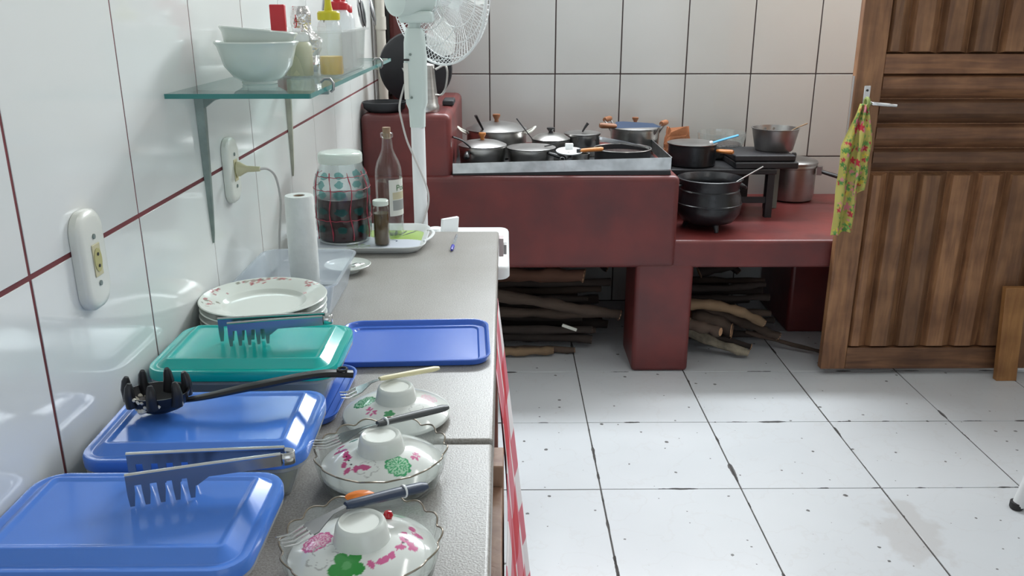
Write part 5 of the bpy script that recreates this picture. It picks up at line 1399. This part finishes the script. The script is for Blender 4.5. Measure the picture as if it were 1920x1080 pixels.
# right bay
log('pale curved branch arching over the right firewood pile', [(.735, 3.31, .200), (.86, 3.29, .202), (.97, 3.26, .180), (1.055, 3.24, .140)], .024, M['bark_pale'], 6, grp=GR)
log('grey branch with round orange cut face in the right bay', [(.735, 3.225, .150), (.80, 3.20, .140), (.862, 3.17, .132)], .026, M['bark'], 7, grp=GR)
log('mossy pale branch with broken tip lowest in the right bay', [(.735, 3.29, .098), (.85, 3.25, .060), (.99, 3.20, .026)], .022, mat('mossy_bark', (.30, .26, .19), .9, noise_amt=.6, nscale=20, bump=.6, bscale=30), 8, grp=GR)
log('long branch with cut tip pointing to the door in right bay', [(.80, 3.37, .175), (.95, 3.33, .130), (1.06, 3.30, .094), (1.135, 3.285, .066)], .022, M['bark'], 9, grp=GR)
log('thin brown stick behind the mossy branch', [(.735, 3.335, .075), (.90, 3.30, .050), (1.02, 3.265, .028)], .016, M['bark_dark'], 10, grp=GR)
log('thick forked stump end in the right firewood bay', [(.78, 3.36, .130), (.88, 3.325, .118), (.945, 3.30, .085)], .036, M['bark'], 11, grp=GR)
log('slim stick sliding under the door in right bay', [(1.02, 3.36, .060), (1.20, 3.28, .030), (1.34, 3.22, .014)], .010, M['bark'], 12, grp=GR)
log('dark branch propped up to the stove ledge in right bay', [(.80, 3.70, .412), (.95, 3.66, .310), (1.05, 3.64, .235)], .018, M['bark_dark'], 13, grp=GR)
log('dark stub pointing upward on the right firewood pile', [(.86, 3.60, .245), (1.00, 3.595, .285), (1.09, 3.585, .325)], .024, M['bark_dark'], 14, grp=GR)
k = 0
for layer in range(6):
    for c in range(4):
        y = 3.42 + .11*c + rnd.uniform(-.015, .015); z = .035 + .050*layer + rnd.uniform(-.006, .006)
        x0 = .60 + rnd.uniform(-.06, .06) if y > 3.40 else .735; x1 = 1.08 + rnd.uniform(-.10, .10)
        if layer > 4.3 - c*.6: continue
        m_ = [M['bark_dark'], M['bark_dark'], M['bark']][k % 3]
        log('dark branch stacked in the right firewood pile', [(x0, y, z + rnd.uniform(0, .02)), ((x0+x1)/2, y+rnd.uniform(-.012, .012), z + rnd.uniform(-.008, .012)), (x1, y + rnd.uniform(-.02, .02), z + rnd.uniform(-.008, .012))], rnd.uniform(.016, .024), m_, 150+k, grp=GR, cutm=M['bark'])
        k += 1

# ================================================================== things at the door
t = thing('dish_towel', 'yellow and green rose-print cloth tied to the door lever', 'towel', (1.246, 2.986, 1.045))
rnd = random.Random(14)
spots = []
for _ in range(520):
    spots.append((rnd.uniform(-.1, .12), rnd.uniform(-.52, .02), rnd.uniform(.004, .012), rnd.choice([(.10, .26, .07), (.16, .34, .10), (.10, .26, .07), (.45, .05, .07), (.62, .24, .26), (.30, .36, .10), (.62, .50, .08)])))
for _ in range(14):
    spots.append((rnd.uniform(-.09, .06), rnd.uniform(-.45, 0), rnd.uniform(.011, .017), rnd.choice([(.50, .04, .06), (.60, .20, .24)])))
def towel_col(u, v):
    c = (.46, .42, .12)
    for x, y, r, k in spots:
        if abs(u-x) < r and abs(v-y) < r and math.hypot(u-x, v-y) < r*(.75+.25*math.sin(5*math.atan2(v-y, u-x))): c = k
    return c
def strip_cloth(name, xa, xb, za, zb, yoff, wav, ph, skew=0):
    mb = MB(); mb.c = []
    NX, NZ = 46, 130
    for j in range(NZ+1):
        s = j/NZ; z = za + (zb-za)*s
        sp_ = min(1, .16 + s*2.6)
        cx = 0.0*(1-sp_) + sp_*(xa+xb)/2 + skew*s; hw = (xb-xa)/2*sp_
        for i in range(NX+1):
            u = i/NX*2-1
            x = cx + hw*u
            y = yoff + 1.5*wav*math.sin(u*5.2+ph+s*1.5)*(.4+.6*s) + .004*math.sin(s*17+u*3)
            zz = z + .012*u*(s**3) + .004*math.sin(u*6)*s
            mb.v.append((x, y, zz)); mb.c.append(towel_col(u*(xb-xa)*.75+xa, z*1.0))
    for j in range(NZ):
        for i in range(NX):
            a = j*(NX+1)+i; mb.f.append((a, a+1, a+NX+2, a+NX+1))
    o = mb.build(name, M['print_cloth'], t); sm = o.modifiers.new('thick', 'SOLIDIFY'); sm.thickness = .001
    return o
strip_cloth('long_fold', -.056, .018, .0, -.462, .010, .010, .3, -.0)
strip_cloth('short_fold', -.010, .036, .0, -.305, -.012, .007, 1.4, .004)
MB().ring((.010, .006, .004), .016, .006, axis='X', n=20).build('knot', mat('towel_knot', (.30, .36, .12), .85), t)

t = thing('prop_plank', 'upright pine plank propped against the foot of the door', 'plank', (1.905, 2.992, 0))
MB().loft([[(a-.039, -.013+.02*k, z), (a+.039, -.013+.02*k, z), (a+.039, .013+.02*k, z), (a-.039, .013+.02*k, z)] for a, z, k in ((.020, 0, 0), (.010, .18, .3), (-.002, .372, .6))]).build('board', M['plank'], t, bevel=.002)

t = thing('stool', 'white stool leg with black foot at the right picture edge', 'stool', (1.69, 1.90, 0))
for sx, sy in ((-1, -1), (1, -1), (-1, 1), (1, 1)):
    lg = MB().tube([(sx*.225, sy*.205, .012), (sx*.20, sy*.185, .2), (sx*.165, sy*.15, .43)], [.017, .018, .018], 14).build('leg', M['white_plastic'], t)
    MB().lathe([(.001, 0), (.016, 0), (.019, .006), (.0185, .022), (.015, .024)], 16, Matrix.Translation((sx*.228, sy*.207, 0))).build('foot_cap', M['caulk'], lg)
MB().lathe([(.001, .43), (.17, .43), (.19, .437), (.19, .452), (.18, .460), (.001, .462)], 44).build('seat', M['white_plastic'], t)
